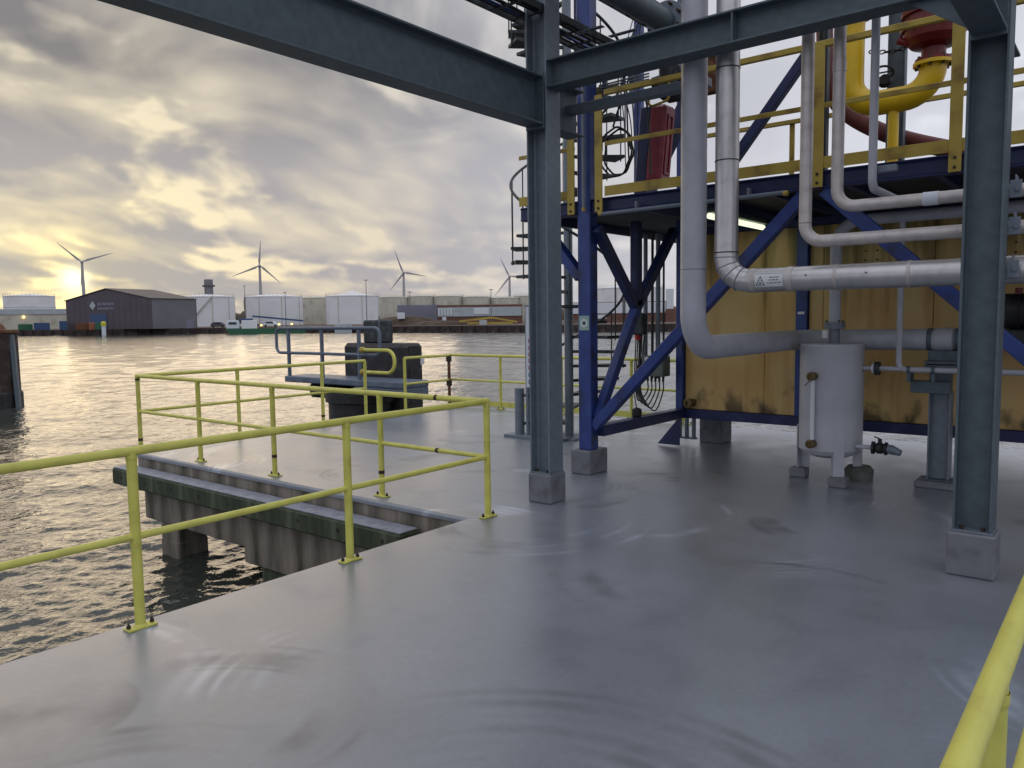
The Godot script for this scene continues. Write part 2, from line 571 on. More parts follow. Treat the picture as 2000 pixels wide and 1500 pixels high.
func concrete_block(label: String, lo: Vector3, hi: Vector3, group := "grey concrete pedestals under the steelwork") -> void:
	var m := MB.new()
	m.box2(lo, hi, 0.012)
	single("concrete_pedestal", m, M.pedestal, label, "concrete block", group)

func build_railings() -> void:
	var X := Vector3.RIGHT
	var Z := Vector3.BACK
	railing("yellow tube railing along the near deck edge, running off the left of the picture", Vector3.ZERO, Z, 7.0, [0.0, 1.512, 3.012, 4.52, 6.02], {"ball": true})
	railing("yellow railing beyond the deck gap, with two dark worn joints near its right end", Vector3.ZERO, -X, 6.143, [1.344, 3.092, 4.629], {"from": 0.03, "sleeves": [[0.585, 1.0, 0, 0.0275], [0.585, 0.522, 0, 0.0225], [1.344, 0.24, 1, 0.0295], [3.092, 0.22, 1, 0.0295]]})
	railing("yellow railing on the water side of the left platform, without base plates", Vector3(-6.143, 0, 0), -Z, 3.951, [0.0, 1.49, 3.033, 3.951], {"plate": false, "side": 1.0, "ball": true, "sleeves": [[0.0, 0.955, 1, 0.031], [0.0, 0.14, 1, 0.031], [3.033, 0.14, 1, 0.031]]})
	var t := railing("short yellow railing beside the black fender, ending at a rusty post", Vector3(-6.15, 0, -4.90), -Z, 1.18, [0.0], {"plate": false, "side": 1.0})
	var m := MB.new()
	m.cyl(Vector3(-6.15, -0.15, -6.08), Vector3(-6.15, 1.0, -6.08), 0.03, 0.03)
	var p := obj("rusty_post", m, M.rust, t)
	p.set_meta("label", "rust-brown end post")
	for y in [0.93, 0.46]:
		m = MB.new()
		m.lathe(Vector3(-6.15, y, -6.08), Vector3.UP, [Vector2(0.03, -0.06), Vector2(0.055, -0.05), Vector2(0.055, 0.05), Vector2(0.03, 0.06)], 12)
		obj("clamp", m, M.bolt, p)
	railing("yellow railing with a toe board along the far edge of the deck, behind the signpost", Vector3(-6.28, 0, -6.22), X, 5.1, [0.0, 1.31, 2.7, 4.1, 5.1], {"toe": 1.0})
	railing("thick yellow handrail close by in the bottom right corner", Vector3(4.12, 0, 3.23), Z, 4.0, [-2.37, -1.0, 0.10, 1.6, 3.1], {"rt": 0.0245, "rp": 0.024, "from": -2.4, "called": "yellow_railing"})
	# looped handrail at the step across to the fender platform
	t = thing("looped_handrail", "yellow U-shaped handrail loop in front of the black fender", "handrail", Vector3(-7.35, 0.5, -5.05))
	m = MB.new()
	m.tube(bent([Vector3(-7.42, 1.13, -5.0), Vector3(-6.52, 1.13, -5.0), Vector3(-6.52, 0.70, -5.0), Vector3(-7.42, 0.70, -5.0)], 0.2), 0.034, 14)
	obj("tube", m, M.yellow, t)
	for y in [1.13, 0.70]:
		m = MB.new()
		m.ball(Vector3(-7.42, y, -5.0), Vector3(0.075, 0.06, 0.06))
		obj("end_cap", m, M.mustard, t)

# ------------------------------------------------------------------ deck and substructure
func build_deck() -> void:
	var tx := deck_textures()
	var dm := mat(Color.WHITE, 1.0, 0.0, 0.75)
	dm.albedo_texture = tx[0]; dm.roughness_texture = tx[1]
	dm.clearcoat_enabled = true; dm.clearcoat = 0.5; dm.clearcoat_roughness = 0.33
	var m := MB.new()
	var c := 0.025
	var ring := [Vector2(-5.97, -6.3), Vector2(10, -6.3), Vector2(10, 10), Vector2(-0.12, 10), Vector2(-0.12, 0.16), Vector2(-5.97, 0.16)]
	var rects := [[Vector2(-5.97 + c, -6.3 + c), Vector2(-0.12 + c, 0.16 - c)], [Vector2(-0.12 + c, -6.3 + c), Vector2(10 - c, 10 - c)]]
	for r in rects:
		var a: Vector2 = r[0]
		var b: Vector2 = r[1]
		m.quad(Vector3(a.x, 0, a.y), Vector3(b.x, 0, a.y), Vector3(b.x, 0, b.y), Vector3(a.x, 0, b.y), Vector3.UP)
	for i in ring.size():      # rounded lip and rim
		var a: Vector2 = ring[i]
		var b: Vector2 = ring[(i + 1) % ring.size()]
		var e := (b - a).normalized()
		var o := Vector2(e.y, -e.x)
		var a2 := a - o * c
		var b2 := b - o * c
		var turn_a := c if i != 4 else -c
		var turn_b := c if i != 3 else -c
		a2 += e * turn_a; b2 -= e * turn_b
		var nn := Vector3(o.x, 1, o.y).normalized()
		m.tri(Vector3(a2.x, 0, a2.y), Vector3(a.x, -c, a.y), Vector3(b.x, -c, b.y), Vector3.UP, Vector3(o.x, 0, o.y), Vector3(o.x, 0, o.y))
		m.tri(Vector3(a2.x, 0, a2.y), Vector3(b.x, -c, b.y), Vector3(b2.x, 0, b2.y), Vector3.UP, Vector3(o.x, 0, o.y), Vector3.UP)
		m.quad(Vector3(a.x, -c, a.y), Vector3(b.x, -c, b.y), Vector3(b.x, -0.05, b.y), Vector3(a.x, -0.05, a.y), Vector3(o.x, 0, o.y))
	for i in m.v.size(): m.uv[i] = Vector2((m.v[i].x + 6.5) / 17.0, (m.v[i].z + 6.5) / 17.0)
	struct("deck", m, dm)
	m = MB.new()
	m.box2(Vector3(-5.95, -0.30, -6.28), Vector3(-0.10, -0.05, 0.14), 0.0)
	m.box2(Vector3(-0.099, -0.30, -6.28), Vector3(9.98, -0.05, 9.98), 0.0)
	struct("deck_slab", m, M.concrete)
	# mossy timber fender bolted along the slab
	var t := thing("timber_fender", "mossy green timber beam bolted along the side of the concrete platform", "fender", Vector3(-3.4, -0.4, 0.3))
	m = MB.new()
	m.box2(Vector3(-6.1, -0.385, 0.165), Vector3(-0.66, -0.175, 0.42), 0.02)
	obj("beam", m, M.algae, t)
	m = MB.new()
	m.box2(Vector3(-6.085, -0.1745, 0.18), Vector3(-0.675, -0.162, 0.405), 0.005)  # thin layer along the beam top, paler and bluer than its sides
	obj("pale_top", m, M.timber_top, t)
	for k in 9:
		m = MB.new()
		var x := -5.85 + k * 0.62
		m.cyl(Vector3(x, -0.27, 0.415), Vector3(x, -0.27, 0.424), 0.022, 0.022, 10)
		obj("bolt_hole", m, M.black, t)
	for k in 2:
		m = MB.new()
		m.cyl(Vector3(-6.095, -0.27, 0.24 + k * 0.09), Vector3(-6.106, -0.27, 0.24 + k * 0.09), 0.018, 0.018, 10)
		obj("bolt_hole", m, M.black, t)
	m = MB.new()
	m.box2(Vector3(-5.85, -0.86, -0.35), Vector3(-3.52, -0.301, 0.13), 0.015)
	single("concrete_beam", m, M.concrete, "stained concrete crossbeam under the mossy timber, resting on the outer pile", "concrete beam")
	m = MB.new()
	m.box2(Vector3(-3.515, -1.02, -0.45), Vector3(-0.14, -0.301, 0.16), 0.015)
	single("concrete_beam", m, M.concrete, "deeper concrete crossbeam with streaks, nearer the corner of the deck", "concrete beam")
	var px := [[-5.45, "outermost square concrete pile standing in the water under the stained crossbeam"], [-3.22, "square concrete pile under the left end of the deeper crossbeam"], [-1.6, "concrete pile in the dark under the deck corner"]]
	for e in px:
		m = MB.new()
		m.box2(Vector3(e[0], -3.0, -0.27), Vector3(e[0] + 0.42, -0.861 if e[0] < -4 else -1.021, 0.13), 0.02)
		m.box2(Vector3(e[0] - 0.006, -3.0, -0.276), Vector3(e[0] + 0.426, -1.06, 0.136), 0.02)
		single("concrete_pile", m, M.concrete if e[0] < -4 else M.algae, e[1], "pile", "concrete piles under the deck")

# ------------------------------------------------------------------ water and far land
const WATER := -1.25
func build_water() -> void:
	var wm := mat(s(58, 63, 58), 0.07, 0.0, 0.5)
	var nt := noise(51, 0.02, 5).get_seamless_image(512, 512)
	nt.convert(Image.FORMAT_RGB8)
	nt.bump_map_to_normal_map(7.0)
	wm.normal_enabled = true; wm.normal_texture = ImageTexture.create_from_image(nt); wm.normal_scale = 0.45
	wm.uv1_triplanar = true; wm.uv1_world_triplanar = true; wm.uv1_scale = Vector3.ONE / 3.1
	var big := noise(52, 1.0, 2)
	var mid := noise(53, 1.0, 2)
	var rip := noise(54, 1.0, 2)
	var c := Vector2(2.0, 3.0)
	var rings := PackedFloat32Array()
	var r := 2.5
	while r < 900.0:
		rings.append(r)
		r *= 1.0085
	var angs := PackedFloat32Array()
	var head := atan2(-0.62, -0.78)
	var k := -70.0
	while k < 70.0:
		angs.append(head + deg_to_rad(k))
		k += 0.42
	while k < 290.0:
		angs.append(head + deg_to_rad(k))
		k += 10.0
	angs.append(head + deg_to_rad(290.0))
	var na := angs.size()
	var v := PackedVector3Array()
	for rr in rings:
		var cell := rr * 0.0085
		var fb := clampf(1.6 - cell / 1.6, 0, 1)
		var fm := clampf(1.5 - cell / 0.45, 0, 1)
		var fr := clampf(1.5 - cell / 0.14, 0, 1)
		for a in angs:
			var x := c.x + sin(a) * rr
			var z := c.y + cos(a) * rr
			# wind waves run along one heading, crests drawn out across it
			var p := x * 0.86 + z * 0.51
			var q := -x * 0.51 + z * 0.86
			var y := WATER
			if fb > 0: y += 0.065 * fb * big.get_noise_2d(p * 0.42, q * 0.24)
			if fm > 0: y += 0.036 * fm * (0.5 - absf(mid.get_noise_2d(p * 1.45 + 40, q * 0.8))) * 1.1
			if fr > 0: y += 0.017 * fr * rip.get_noise_2d(p * 4.4, q * 2.6)
			v.append(Vector3(x, y, z))
	var idx := PackedInt32Array()
	for i in rings.size() - 1:
		for j in na - 1:
			var o := i * na + j
			idx.append_array([o, o + na, o + 1, o + 1, o + na, o + na + 1])
	var nrm := PackedVector3Array()
	nrm.resize(v.size())
	for i in rings.size():
		for j in na:
			var o := i * na + j
			var du := v[o + (1 if j < na - 1 else 0)] - v[o - (1 if j > 0 else 0)]
			var dv := v[o + (na if i < rings.size() - 1 else 0)] - v[o - (na if i > 0 else 0)]
			var nn := du.cross(dv)
			nrm[o] = (nn if nn.y > 0 else -nn).normalized()
	# winding: front faces clockwise seen from above
	var g := (v[na] - v[0]).cross(v[1] - v[0])
	if g.y > 0:
		for i in range(0, idx.size(), 3):
			var tmp := idx[i + 1]
			idx[i + 1] = idx[i + 2]; idx[i + 2] = tmp
	var arr := []
	arr.resize(Mesh.ARRAY_MAX)
	arr[Mesh.ARRAY_VERTEX] = v; arr[Mesh.ARRAY_NORMAL] = nrm; arr[Mesh.ARRAY_INDEX] = idx
	var am := ArrayMesh.new()
	am.add_surface_from_arrays(Mesh.PRIMITIVE_TRIANGLES, arr)
	am.surface_set_material(0, wm)
	var o := MeshInstance3D.new()
	o.name = "water"; o.mesh = am
	add_child(o, true)
	o.set_meta("kind", "structure")

# ground behind the far quay, with its sheet-piled wall
func build_far_land() -> void:
	var shore := [Vector2(-420, 130), Vector2(-300, -20), Vector2(-241, -75.8), Vector2(-219, -84.5), Vector2(-197, -103), Vector2(-142.3, -119.3), Vector2(-98, -123.2), Vector2(-78, -128), Vector2(-30, -150), Vector2(60, -210), Vector2(400, -420)]
	var m := MB.new()
	var w := MB.new()
	for i in shore.size() - 1:
		var a: Vector2 = shore[i]
		var b: Vector2 = shore[i + 1]
		var A := Vector3(a.x, 0.2, a.y)
		var B := Vector3(b.x, 0.2, b.y)
		var out := Vector3(-0.72, 0, -0.69) * 3500.0
		m.quad(A, B, B + out, A + out, Vector3.UP)
		var e := (b - a).normalized()
		var o := Vector3(-e.y, 0, e.x)
		var n := int(a.distance_to(b) / 1.6)
		for k in n:            # corrugated sheet piles
			var p := A.lerp(B, float(k) / n)
			var q := A.lerp(B, float(k + 1) / n)
			var dep := (0.35 if k % 2 == 0 else 0.0)
			w.quad(p + o * dep, q + o * dep, q + o * dep + Vector3.DOWN * 2.2, p + o * dep + Vector3.DOWN * 2.2, o)
			w.quad(q, q + o * 0.35, q + o * 0.35 + Vector3.DOWN * 2.2, q + Vector3.DOWN * 2.2, Vector3(e.x, 0, e.y))
			w.quad(p + o * dep, q + o * dep, q - o * 0.8, p - o * 0.8, Vector3.UP)
	struct("far_ground", m, M.earth)
	struct("far_quay_wall", w, M.quay)

func far_tank(called_label: String, c: Vector2, rad: float, top: float, mt: Material, extra := {}) -> Node3D:
	var t := thing("storage_tank", called_label, "storage tank", Vector3(c.x, 0.2, c.y), "storage tanks on the far shore")
	var o := Vector3(c.x, 0.2, c.y)
	var m := MB.new()
	var hh := top - 0.2
	m.lathe(o, Vector3.UP, [Vector2(rad, 0), Vector2(rad, hh - 0.3)], 40)
	obj("shell", m, mt, t)
	m = MB.new()
	m.lathe(o, Vector3.UP, [Vector2(rad, hh - 0.3), Vector2(rad + 0.14, hh - 0.28), Vector2(rad + 0.14, hh), Vector2(rad * 0.5, hh + rad * 0.07), Vector2(0.01, hh + rad * extra.get("cone", 0.10))], 40)
	obj("roof", m, mt, t)
	if extra.get("bands", 0) > 0:
		for k in extra.bands:
			m = MB.new()
			m.lathe(o + Vector3.UP * (hh * (k + 1.0) / (extra.bands + 1.0)), Vector3.UP, [Vector2(rad, -0.12), Vector2(rad + 0.15, -0.1), Vector2(rad + 0.15, 0.1), Vector2(rad, 0.12)], 40)
			obj("stiffener_ring", m, mt, t)
	if extra.get("ribs", 0) > 0:
		for k in extra.ribs:
			m = MB.new()
			var a: float = 0.35 + TAU * k / extra.ribs
			var d := Vector3(cos(a), 0, sin(a))
			m.bar(o + d * (rad + 0.06), o + d * (rad + 0.06) + Vector3.UP * (hh - 0.3), 0.25, 0.12, d)
			obj("downpipe", m, M.tank_cream, t)
	if extra.has("stair"):
		m = MB.new()
		var a0: float = extra.stair
		var pts := []
		for k in 21:
			var a := a0 + 0.95 * k / 20.0
			pts.append(o + Vector3(cos(a), 0, sin(a)) * (rad + 0.35) + Vector3.UP * (hh * (1.0 - k / 20.0)))
		for k in 20: m.bar(pts[k], pts[k + 1], 0.5, 0.34, Vector3.UP, 0.0)
		obj("stairway", m, M.tank_cream, t)
	# rail round the rim
	m = MB.new()
	for k in 40:
		var a := TAU * k / 40
		var b := TAU * (k + 1) / 40
		m.bar(o + Vector3(cos(a) * rad, hh + 0.9, sin(a) * rad), o + Vector3(cos(b) * rad, hh + 0.9, sin(b) * rad), 0.06, 0.06, Vector3.UP, 0.0)
		m.bar(o + Vector3(cos(a) * rad, hh, sin(a) * rad), o + Vector3(cos(a) * rad, hh + 0.9, sin(a) * rad), 0.06, 0.06, Vector3.RIGHT, 0.0)
	var rr := obj("rim_rail", m, M.tank_cream, t)
	rr.set_meta("kind", "stuff")
	return t

func turbine(label: String, hub: Vector3, foot_y: float, tips: Array) -> void:
	var t := thing("wind_turbine", label, "wind turbine", Vector3(hub.x, foot_y, hub.z), "wind turbines on the horizon")
	var m := MB.new()
	m.cyl(Vector3(hub.x, foot_y, hub.z), hub + Vector3.DOWN * 1.2, 2.3, 1.3, 16)
	obj("tower", m, M.turbine, t)
	var face := (Vector3(4.3, hub.y, 5.0) - hub).normalized()
	m = MB.new()
	m.bar(hub - face * 6.0, hub + face * 2.2, 3.0, 3.0, Vector3.UP, 0.7)
	obj("nacelle", m, M.turbine, t)
	m = MB.new()
	m.ball(hub + face * 3.2, Vector3(1.6, 1.6, 1.6))
	obj("hub", m, M.turbine, t)
	for tip in tips:
		m = MB.new()
		var b0 := hub + face * 3.2
		var d: Vector3 = (tip - b0)
		var l := d.length()
		d = d.normalized()
		var x := d.cross(face).normalized()
		var st := [[0.0, 0.9, 0.5], [0.06, 0.9, 0.45], [0.18, 1.7, 0.35], [0.45, 1.15, 0.22], [0.8, 0.65, 0.12], [1.0, 0.2, 0.06]]
		for i in st.size() - 1:
			var p: Vector3 = b0 + d * l * st[i][0]
			var q: Vector3 = b0 + d * l * st[i + 1][0]
			for sg in [-1.0, 1.0]:
				var f: Vector3 = face * sg
				m.quad(p - x * st[i][1] + f * 0.05, p + x * st[i][1] * 0.5 + f * st[i][2], q + x * st[i + 1][1] * 0.5 + f * st[i + 1][2], q - x * st[i + 1][1] + f * 0.05, f)
		obj("blade", m, M.turbine, t)

func shed(called: String, label: String, cat: String, f: Vector2, e: Vector2, w: float, l: float, y0: float, eave: float, apex: float, mw: Material, mr: Material) -> Node3D:
	# f: near right corner, e: unit vector along the gable to the left; depth l behind it
	var sd := Vector2(-e.y, e.x)
	if sd.dot(f - Vector2(4.3, 5.0)) < 0: sd = -sd
	var t := thing(called, label, cat, Vector3(f.x, y0, f.y))
	var F := Vector3(f.x, y0, f.y)
	var E := Vector3(e.x, 0, e.y)
	var D := Vector3(sd.x, 0, sd.y)
	var U := Vector3.UP
	var m := MB.new()
	m.prism([F, F + E * w, F + E * w + U * (eave - y0), F + E * w * 0.5 + U * (apex - y0), F + U * (eave - y0)], D * 0.3)
	obj("gable_wall", m, mw, t)
	m = MB.new()
	m.prism([F + D * (l - 0.3), F + D * (l - 0.3) + E * w, F + E * w + U * (eave - y0) + D * (l - 0.3), F + D * (l - 0.3) + E * w * 0.5 + U * (apex - y0), F + D * (l - 0.3) + U * (eave - y0)], D * 0.3)
	obj("back_wall", m, mw, t)
	for k in 2:
		m = MB.new()
		var q := F + (E * w if k == 1 else Vector3.ZERO) + D * 0.3
		var inn := -E if k == 1 else E
		m.prism([q, q + D * (l - 0.6), q + D * (l - 0.6) + U * (eave - y0), q + U * (eave - y0)], inn * 0.3)
		obj("side_wall", m, M.shed_grey if mw == M.shed_dark else mw, t)
		m = MB.new()
		var p := F + (E * (w + 0.25) if k == 1 else -E * 0.25) - D * 0.25 + U * (eave - y0 + 0.05)
		var c := F + E * w * 0.5 - D * 0.25 + U * (apex - y0 + 0.12)
		m.prism([p, c, c + D * (l + 0.5), p + D * (l + 0.5)], U * 0.18)
		obj("roof", m, mr, t)
	return t

func far_box(called: String, label: String, cat: String, c: Vector2, w: float, d: float, y0: float, y1: float, mt: Material, group := "", parent: Node = null, part := "body") -> Node3D:
	# boxes that face the water, roughly square on to the jetty
	var t: Node3D = parent if parent else thing(called, label, cat, Vector3(c.x, y0, c.y), group)
	var f := (Vector2(4.3, 5.0) - c).normalized()
	var bs := Basis(Vector3(-f.y, 0, f.x), Vector3.UP, Vector3(-f.x, 0, -f.y))
	if bs.determinant() < 0: bs.x = -bs.x
	var m := MB.new()
	m.box(Vector3(c.x, (y0 + y1) * 0.5, c.y), Vector3(w, y1 - y0, d), bs, minf(0.05, (y1 - y0) * 0.1))
	obj(part, m, mt, t)
	return t

func toward(c: Vector2, right: float, near: float) -> Vector2:
	var f := (Vector2(4.3, 5.0) - c).normalized()
	return c + Vector2(f.y, -f.x) * right * -1.0 + f * near

func build_far_shore() -> void:
	var F := Vector2(-197, -96.4)
	var th := deg_to_rad(15)
	var E := Vector2(-cos(th), sin(th))
	var t := shed("warehouse", "dark brown gabled warehouse with a blue door and a pale sign on its front", "warehouse", F, E, 32.2, 15.4, 0.2, 8.0, 10.9, M.shed_dark, M.shed_roof)
	var nrm := Vector3(-E.y, 0, E.x)
	if nrm.dot(Vector3(4.3 + 197, 0, 5.0 + 96.4)) < 0: nrm = -nrm
	var at := func(a: float, y: float, o: float) -> Vector3: return Vector3(F.x + E.x * a, y, F.y + E.y * a) + nrm * o
	var bs := Basis(Vector3(-E.x, 0, -E.y), Vector3.UP, nrm)
	var m := MB.new()
	m.box(at.call(19.6, 2.3, 0.05), Vector3(6.4, 4.2, 0.12), bs, 0.02)
	obj("roller_door", m, M.container_blue, t)
	m = MB.new()      # diamond emblem
	var p := []
	for q in [[0, 1.2], [1.2, 0], [0, -1.2], [-1.2, 0]]: p.append(at.call(21.6 - q[0], 6.6 + q[1], 0.01))
	m.prism(p, nrm * 0.1)
	obj("emblem", m, M.silver, t)
	for row in [[6.95, 0.75, [1.2, 0.9, 1.3, 0.8, 1.2, 1.0]], [5.75, 0.62, [0.9, 1.1, 0.8, 1.2, 0.7, 1.1, 0.6]]]:
		var x := 19.8
		for ww in row[2]:
			m = MB.new()
			m.box(at.call(x - ww * 0.5, row[0], 0.05), Vector3(ww * 0.8, row[1], 0.1), bs, 0.02)
			obj("sign_letter", m, M.shed_lilac, t)
			x -= ww
	for k in 15:
		m = MB.new()
		m.box(at.call(1.1 + k * 2.14, 4.0, 0.01), Vector3(0.1, 7.4, 0.06), bs, 0.0)
		obj("cladding_seam", m, M.shed_dark, t)
	# low goods in front of the warehouse
	far_box("container", "green skip left of the warehouse on the far quay", "container", Vector2(-233.9, -79.7), 3.4, 2.4, 0.2, 1.9, M.green, "containers and skips on the far quay")
	far_box("container", "wide blue container left of the warehouse on the far quay", "container", Vector2(-230.4, -82.5), 3.8, 2.4, 0.2, 2.2, M.container_blue, "containers and skips on the far quay")
	far_box("container", "narrow blue container at the left corner of the warehouse", "container", Vector2(-225.8, -86.2), 1.9, 2.4, 0.2, 2.6, M.container_blue, "containers and skips on the far quay")
	far_box("container", "rust-brown container in front of the blue warehouse door", "container", Vector2(-211.1, -85.1), 3.4, 2.4, 0.2, 1.9, M.rust, "containers and skips on the far quay")
	far_box("container", "small orange container in front of the blue warehouse door", "container", Vector2(-209.0, -86.5), 1.4, 2.4, 0.2, 2.1, M.orange, "containers and skips on the far quay")
	far_box("container", "lime green container beside the orange one on the far quay", "container", Vector2(-207.4, -87.4), 1.4, 2.4, 0.2, 2.0, M.green, "containers and skips on the far quay")
	far_box("container", "grey switch cabinet by the right wall of the warehouse", "cabinet", Vector2(-189.3, -102.6), 1.7, 1.2, 0.2, 2.2, M.shed_lilac)
	t = thing("channel_marker", "pale post with a yellow top in the water before the warehouse", "marker post", Vector3(-201.2, WATER, -86.0))
	m = MB.new()
	m.cyl(Vector3(-201.2, -2, -86), Vector3(-201.2, 1.1, -86), 0.5, 0.5, 12)
	obj("post", m, M.pale, t)
	m = MB.new()
	m.lathe(Vector3(-201.2, 1.1, -86), Vector3.UP, [Vector2(0.5, 0), Vector2(0.62, 0.1), Vector2(0.62, 0.9), Vector2(0.3, 1.2), Vector2(0.01, 1.2)], 12)
	obj("yellow_top", m, M.lime, t)
	# long pale store at the left edge
	t = far_box("office_building", "long pale low building with three lit lamps at the left edge of the picture", "building", Vector2(-286, -92), 36.0, 12.0, 0.2, 6.2, M.tank_cream, "", null, "wall")
	far_box("", "", "", Vector2(-286, -92), 36.6, 12.6, 5.0, 6.8, M.silver, "", t, "roof_edge")
	for q in [[-5.4, 4.2], [6.2, 4.3], [9.4, 4.3]]:
		var cc := toward(Vector2(-286, -92), q[0], 6.5)
		m = MB.new()
		m.ball(Vector3(cc.x, q[1], cc.y), Vector3(0.42, 0.42, 0.42))
		var lm := mat(s(255, 236, 160), 0.5)
		lm.emission_enabled = true; lm.emission = s(255, 222, 140); lm.emission_energy_multiplier = 1.6
		obj("lamp", m, lm, t)
	far_tank("domed white tank standing behind the low building at far left", Vector2(-359.4, -126.5), 9.4, 13.6, M.tank_white, {"cone": 0.12, "bands": 2})
	t = far_tank("white tank with a diagonal stairway and a dark chimney behind it, right of the warehouse", Vector2(-264.3, -151.4), 9.6, 11.0, M.tank_white, {"stair": 0.35, "ribs": 9})
	m = MB.new()
	t = thing("chimney", "short dark square chimney rising behind the tank with the diagonal stairway", "chimney", Vector3(-274, 0.2, -158))
	m.box2(Vector3(-275.2, 0.2, -159.2), Vector3(-272.8, 18.0, -156.8), 0.1)
	obj("stack", m, M.shed_grey, t)
	m = MB.new()
	m.box2(Vector3(-275.7, 15.2, -159.7), Vector3(-272.3, 15.9, -156.3), 0.1)
	obj("collar", m, M.shed_dark, t)
	far_tank("widest white tank, behind the blue crane boom", Vector2(-270.8, -184.6), 11.2, 11.6, M.tank_white, {"stair": 1.9, "ribs": 8})
	far_tank("white tank half hidden between the two widest tanks", Vector2(-282.8, -215.5), 8.0, 11.8, M.tank_cream, {"ribs": 10})
	far_tank("white tank with a peaked roof, straight behind the grey handrail of the fender platform", Vector2(-238.1, -198.0), 10.3, 11.2, M.tank_white, {"cone": 0.2, "ribs": 7})
	far_tank("cream tank just left of the grey shed", Vector2(-250.1, -227.8), 6.8, 11.4, M.tank_cream, {"ribs": 12})
	var e := [[-305.4, -285.0, 6.4, 13.5, "leftmost"], [-295.5, -293.0, 7.2, 13.9, "second from left"], [-284.2, -302.0, 7.9, 13.7, "third from left"], [-272.5, -311.4, 7.9, 13.2, "fourth from left"], [-260.7, -320.8, 7.9, 12.5, "fifth from left"], [-252.5, -333.4, 9.6, 13.4, "rightmost"]]
	for q in e: far_tank("cream ribbed tank in the distant row behind the sheds, %s of six" % q[4], Vector2(q[0], q[1]), q[2], q[3], M.tank_cream, {"ribs": 14})
	far_tank("big pale tank behind the blue K-brace of the steel frame", Vector2(-151.0, -262.3), 13.0, 12.6, M.tank_white, {"ribs": 6})
	far_box("white_tower", "slim white tower seen left of the big grey pipe's bend", "tower", Vector2(-117.2, -230.7), 2.6, 2.6, 0.2, 10.6, M.pale)
	# right-hand sheds
	far_box("grey_shed", "windowless lilac-grey shed left of the silver-fronted hall", "shed", Vector2(-166.5, -163.5), 12.6, 8.0, 0.2, 6.0, M.shed_lilac)
	t = far_box("brick_hall", "brick hall with a long silver upper front", "hall", Vector2(-144.3, -166.2), 24.0, 10.0, 0.2, 5.6, M.brick, "", null, "wall")
	far_box("", "", "", toward(Vector2(-144.3, -166.2), 0, 5.1), 23.6, 0.3, 2.35, 4.9, M.silver, "", t, "silver_front")
	far_box("", "", "", toward(Vector2(-144.3, -166.2), -0.4, 5.3), 4.2, 0.2, 2.9, 4.6, M.pale, "", t, "signboard")
	for k in 5: far_box("", "", "", toward(Vector2(-144.3, -166.2), 8.1 + k * 0.85, 5.3), 0.45, 0.2, 2.7, 4.6, M.pale, "", t, "window")
	far_box("", "", "", toward(Vector2(-144.3, -166.2), 10.0, 5.2), 1.1, 0.2, 0.2, 2.3, M.pale, "", t, "door")
	t = far_box("brick_hall", "low brick hall with a pale blue upper front, seen through the spiral stair", "hall", Vector2(-108, -182.0), 26.0, 10.0, 0.2, 5.7, M.brick, "", null, "wall")
	far_box("", "", "", toward(Vector2(-108, -182.0), 0, 5.1), 25.6, 0.3, 2.6, 5.5, M.pale, "", t, "upper_front")
	far_box("", "", "", toward(Vector2(-108, -182.0), 4.0, 5.2), 2.4, 0.2, 1.2, 2.3, M.pale, "", t, "window")
	far_box("brick_hall", "red-brown brick store right of the spiral stair, behind the cables", "hall", Vector2(-90, -187.3), 10.4, 8.0, 0.2, 3.6, M.brick)
	# earth bank with a parked van in front
	t = thing("earth_bank", "brown earth bank below the grey shed on the far shore", "earth bank", Vector3(-136, 0.2, -131))
	m = MB.new()
	m.ball(Vector3(-147, -0.6, -139), Vector3(14, 3.3, 6), 24, 10)
	m.ball(Vector3(-131, -0.6, -136), Vector3(13, 2.0, 5), 24, 10)
	obj("bank", m, M.earth, t)
	far_box("van", "small white van parked on the brown earth bank", "van", Vector2(-143.5, -134.5), 1.9, 1.6, 1.9, 3.5, M.pale)
	# yellow pontoon crane lying on the quay
	t = far_box("yellow_crane", "yellow crane jib laid down on the quay before the brick hall", "crane", Vector2(-117.5, -136.5), 1.8, 1.6, 0.2, 1.3, M.silver, "", null, "counterweight")
	m = MB.new()
	m.bar(Vector3(-122.5, 1.1, -133.5), Vector3(-116.5, 1.9, -138.5), 0.5, 0.45)
	m.bar(Vector3(-116.5, 1.9, -138.5), Vector3(-111.5, 0.8, -142.0), 0.5, 0.4)
	obj("jib", m, M.mustard, t)
	m = MB.new()
	m.bar(Vector3(-121.0, 0.6, -134.8), Vector3(-112.5, 0.6, -141.5), 0.6, 0.5)
	obj("boom", m, M.mustard, t)
	# work boat moored at the quay
	t = thing("work_boat", "green work boat with a white cabin and blue crane boom at the far quay", "boat", Vector3(-163, WATER, -110))
	var bf := (Vector2(4.3, 5.0) - Vector2(-163, -110)).normalized()
	var R := Vector3(-bf.y, 0, bf.x)
	if R.x < 0: R = -R
	var N := Vector3(bf.x, 0, bf.y)
	var O := Vector3(-161.5, WATER, -108.5)
	m = MB.new()
	m.prism([O - R * 9.6 + Vector3.DOWN * 0.3, O + R * 11.0 + Vector3.DOWN * 0.3, O + R * 12.2 + Vector3.UP * 1.3, O - R * 11.0 + Vector3.UP * 1.3], -N * 4.0)
	obj("hull", m, M.green, t)
	m = MB.new()
	m.box(O - R * 9.2 + Vector3.UP * 2.3 - N * 2, Vector3(3.0, 2.0, 2.6), Basis(R, Vector3.UP, R.cross(Vector3.UP)), 0.15)
	var cab := obj("cabin", m, M.pale, t)
	m = MB.new()
	m.box(O - R * 9.2 + Vector3.UP * 2.6 - N * 0.7, Vector3(1.8, 0.6, 0.1), Basis(R, Vector3.UP, R.cross(Vector3.UP)), 0.02)
	obj("window", m, M.window, cab)
	m = MB.new()
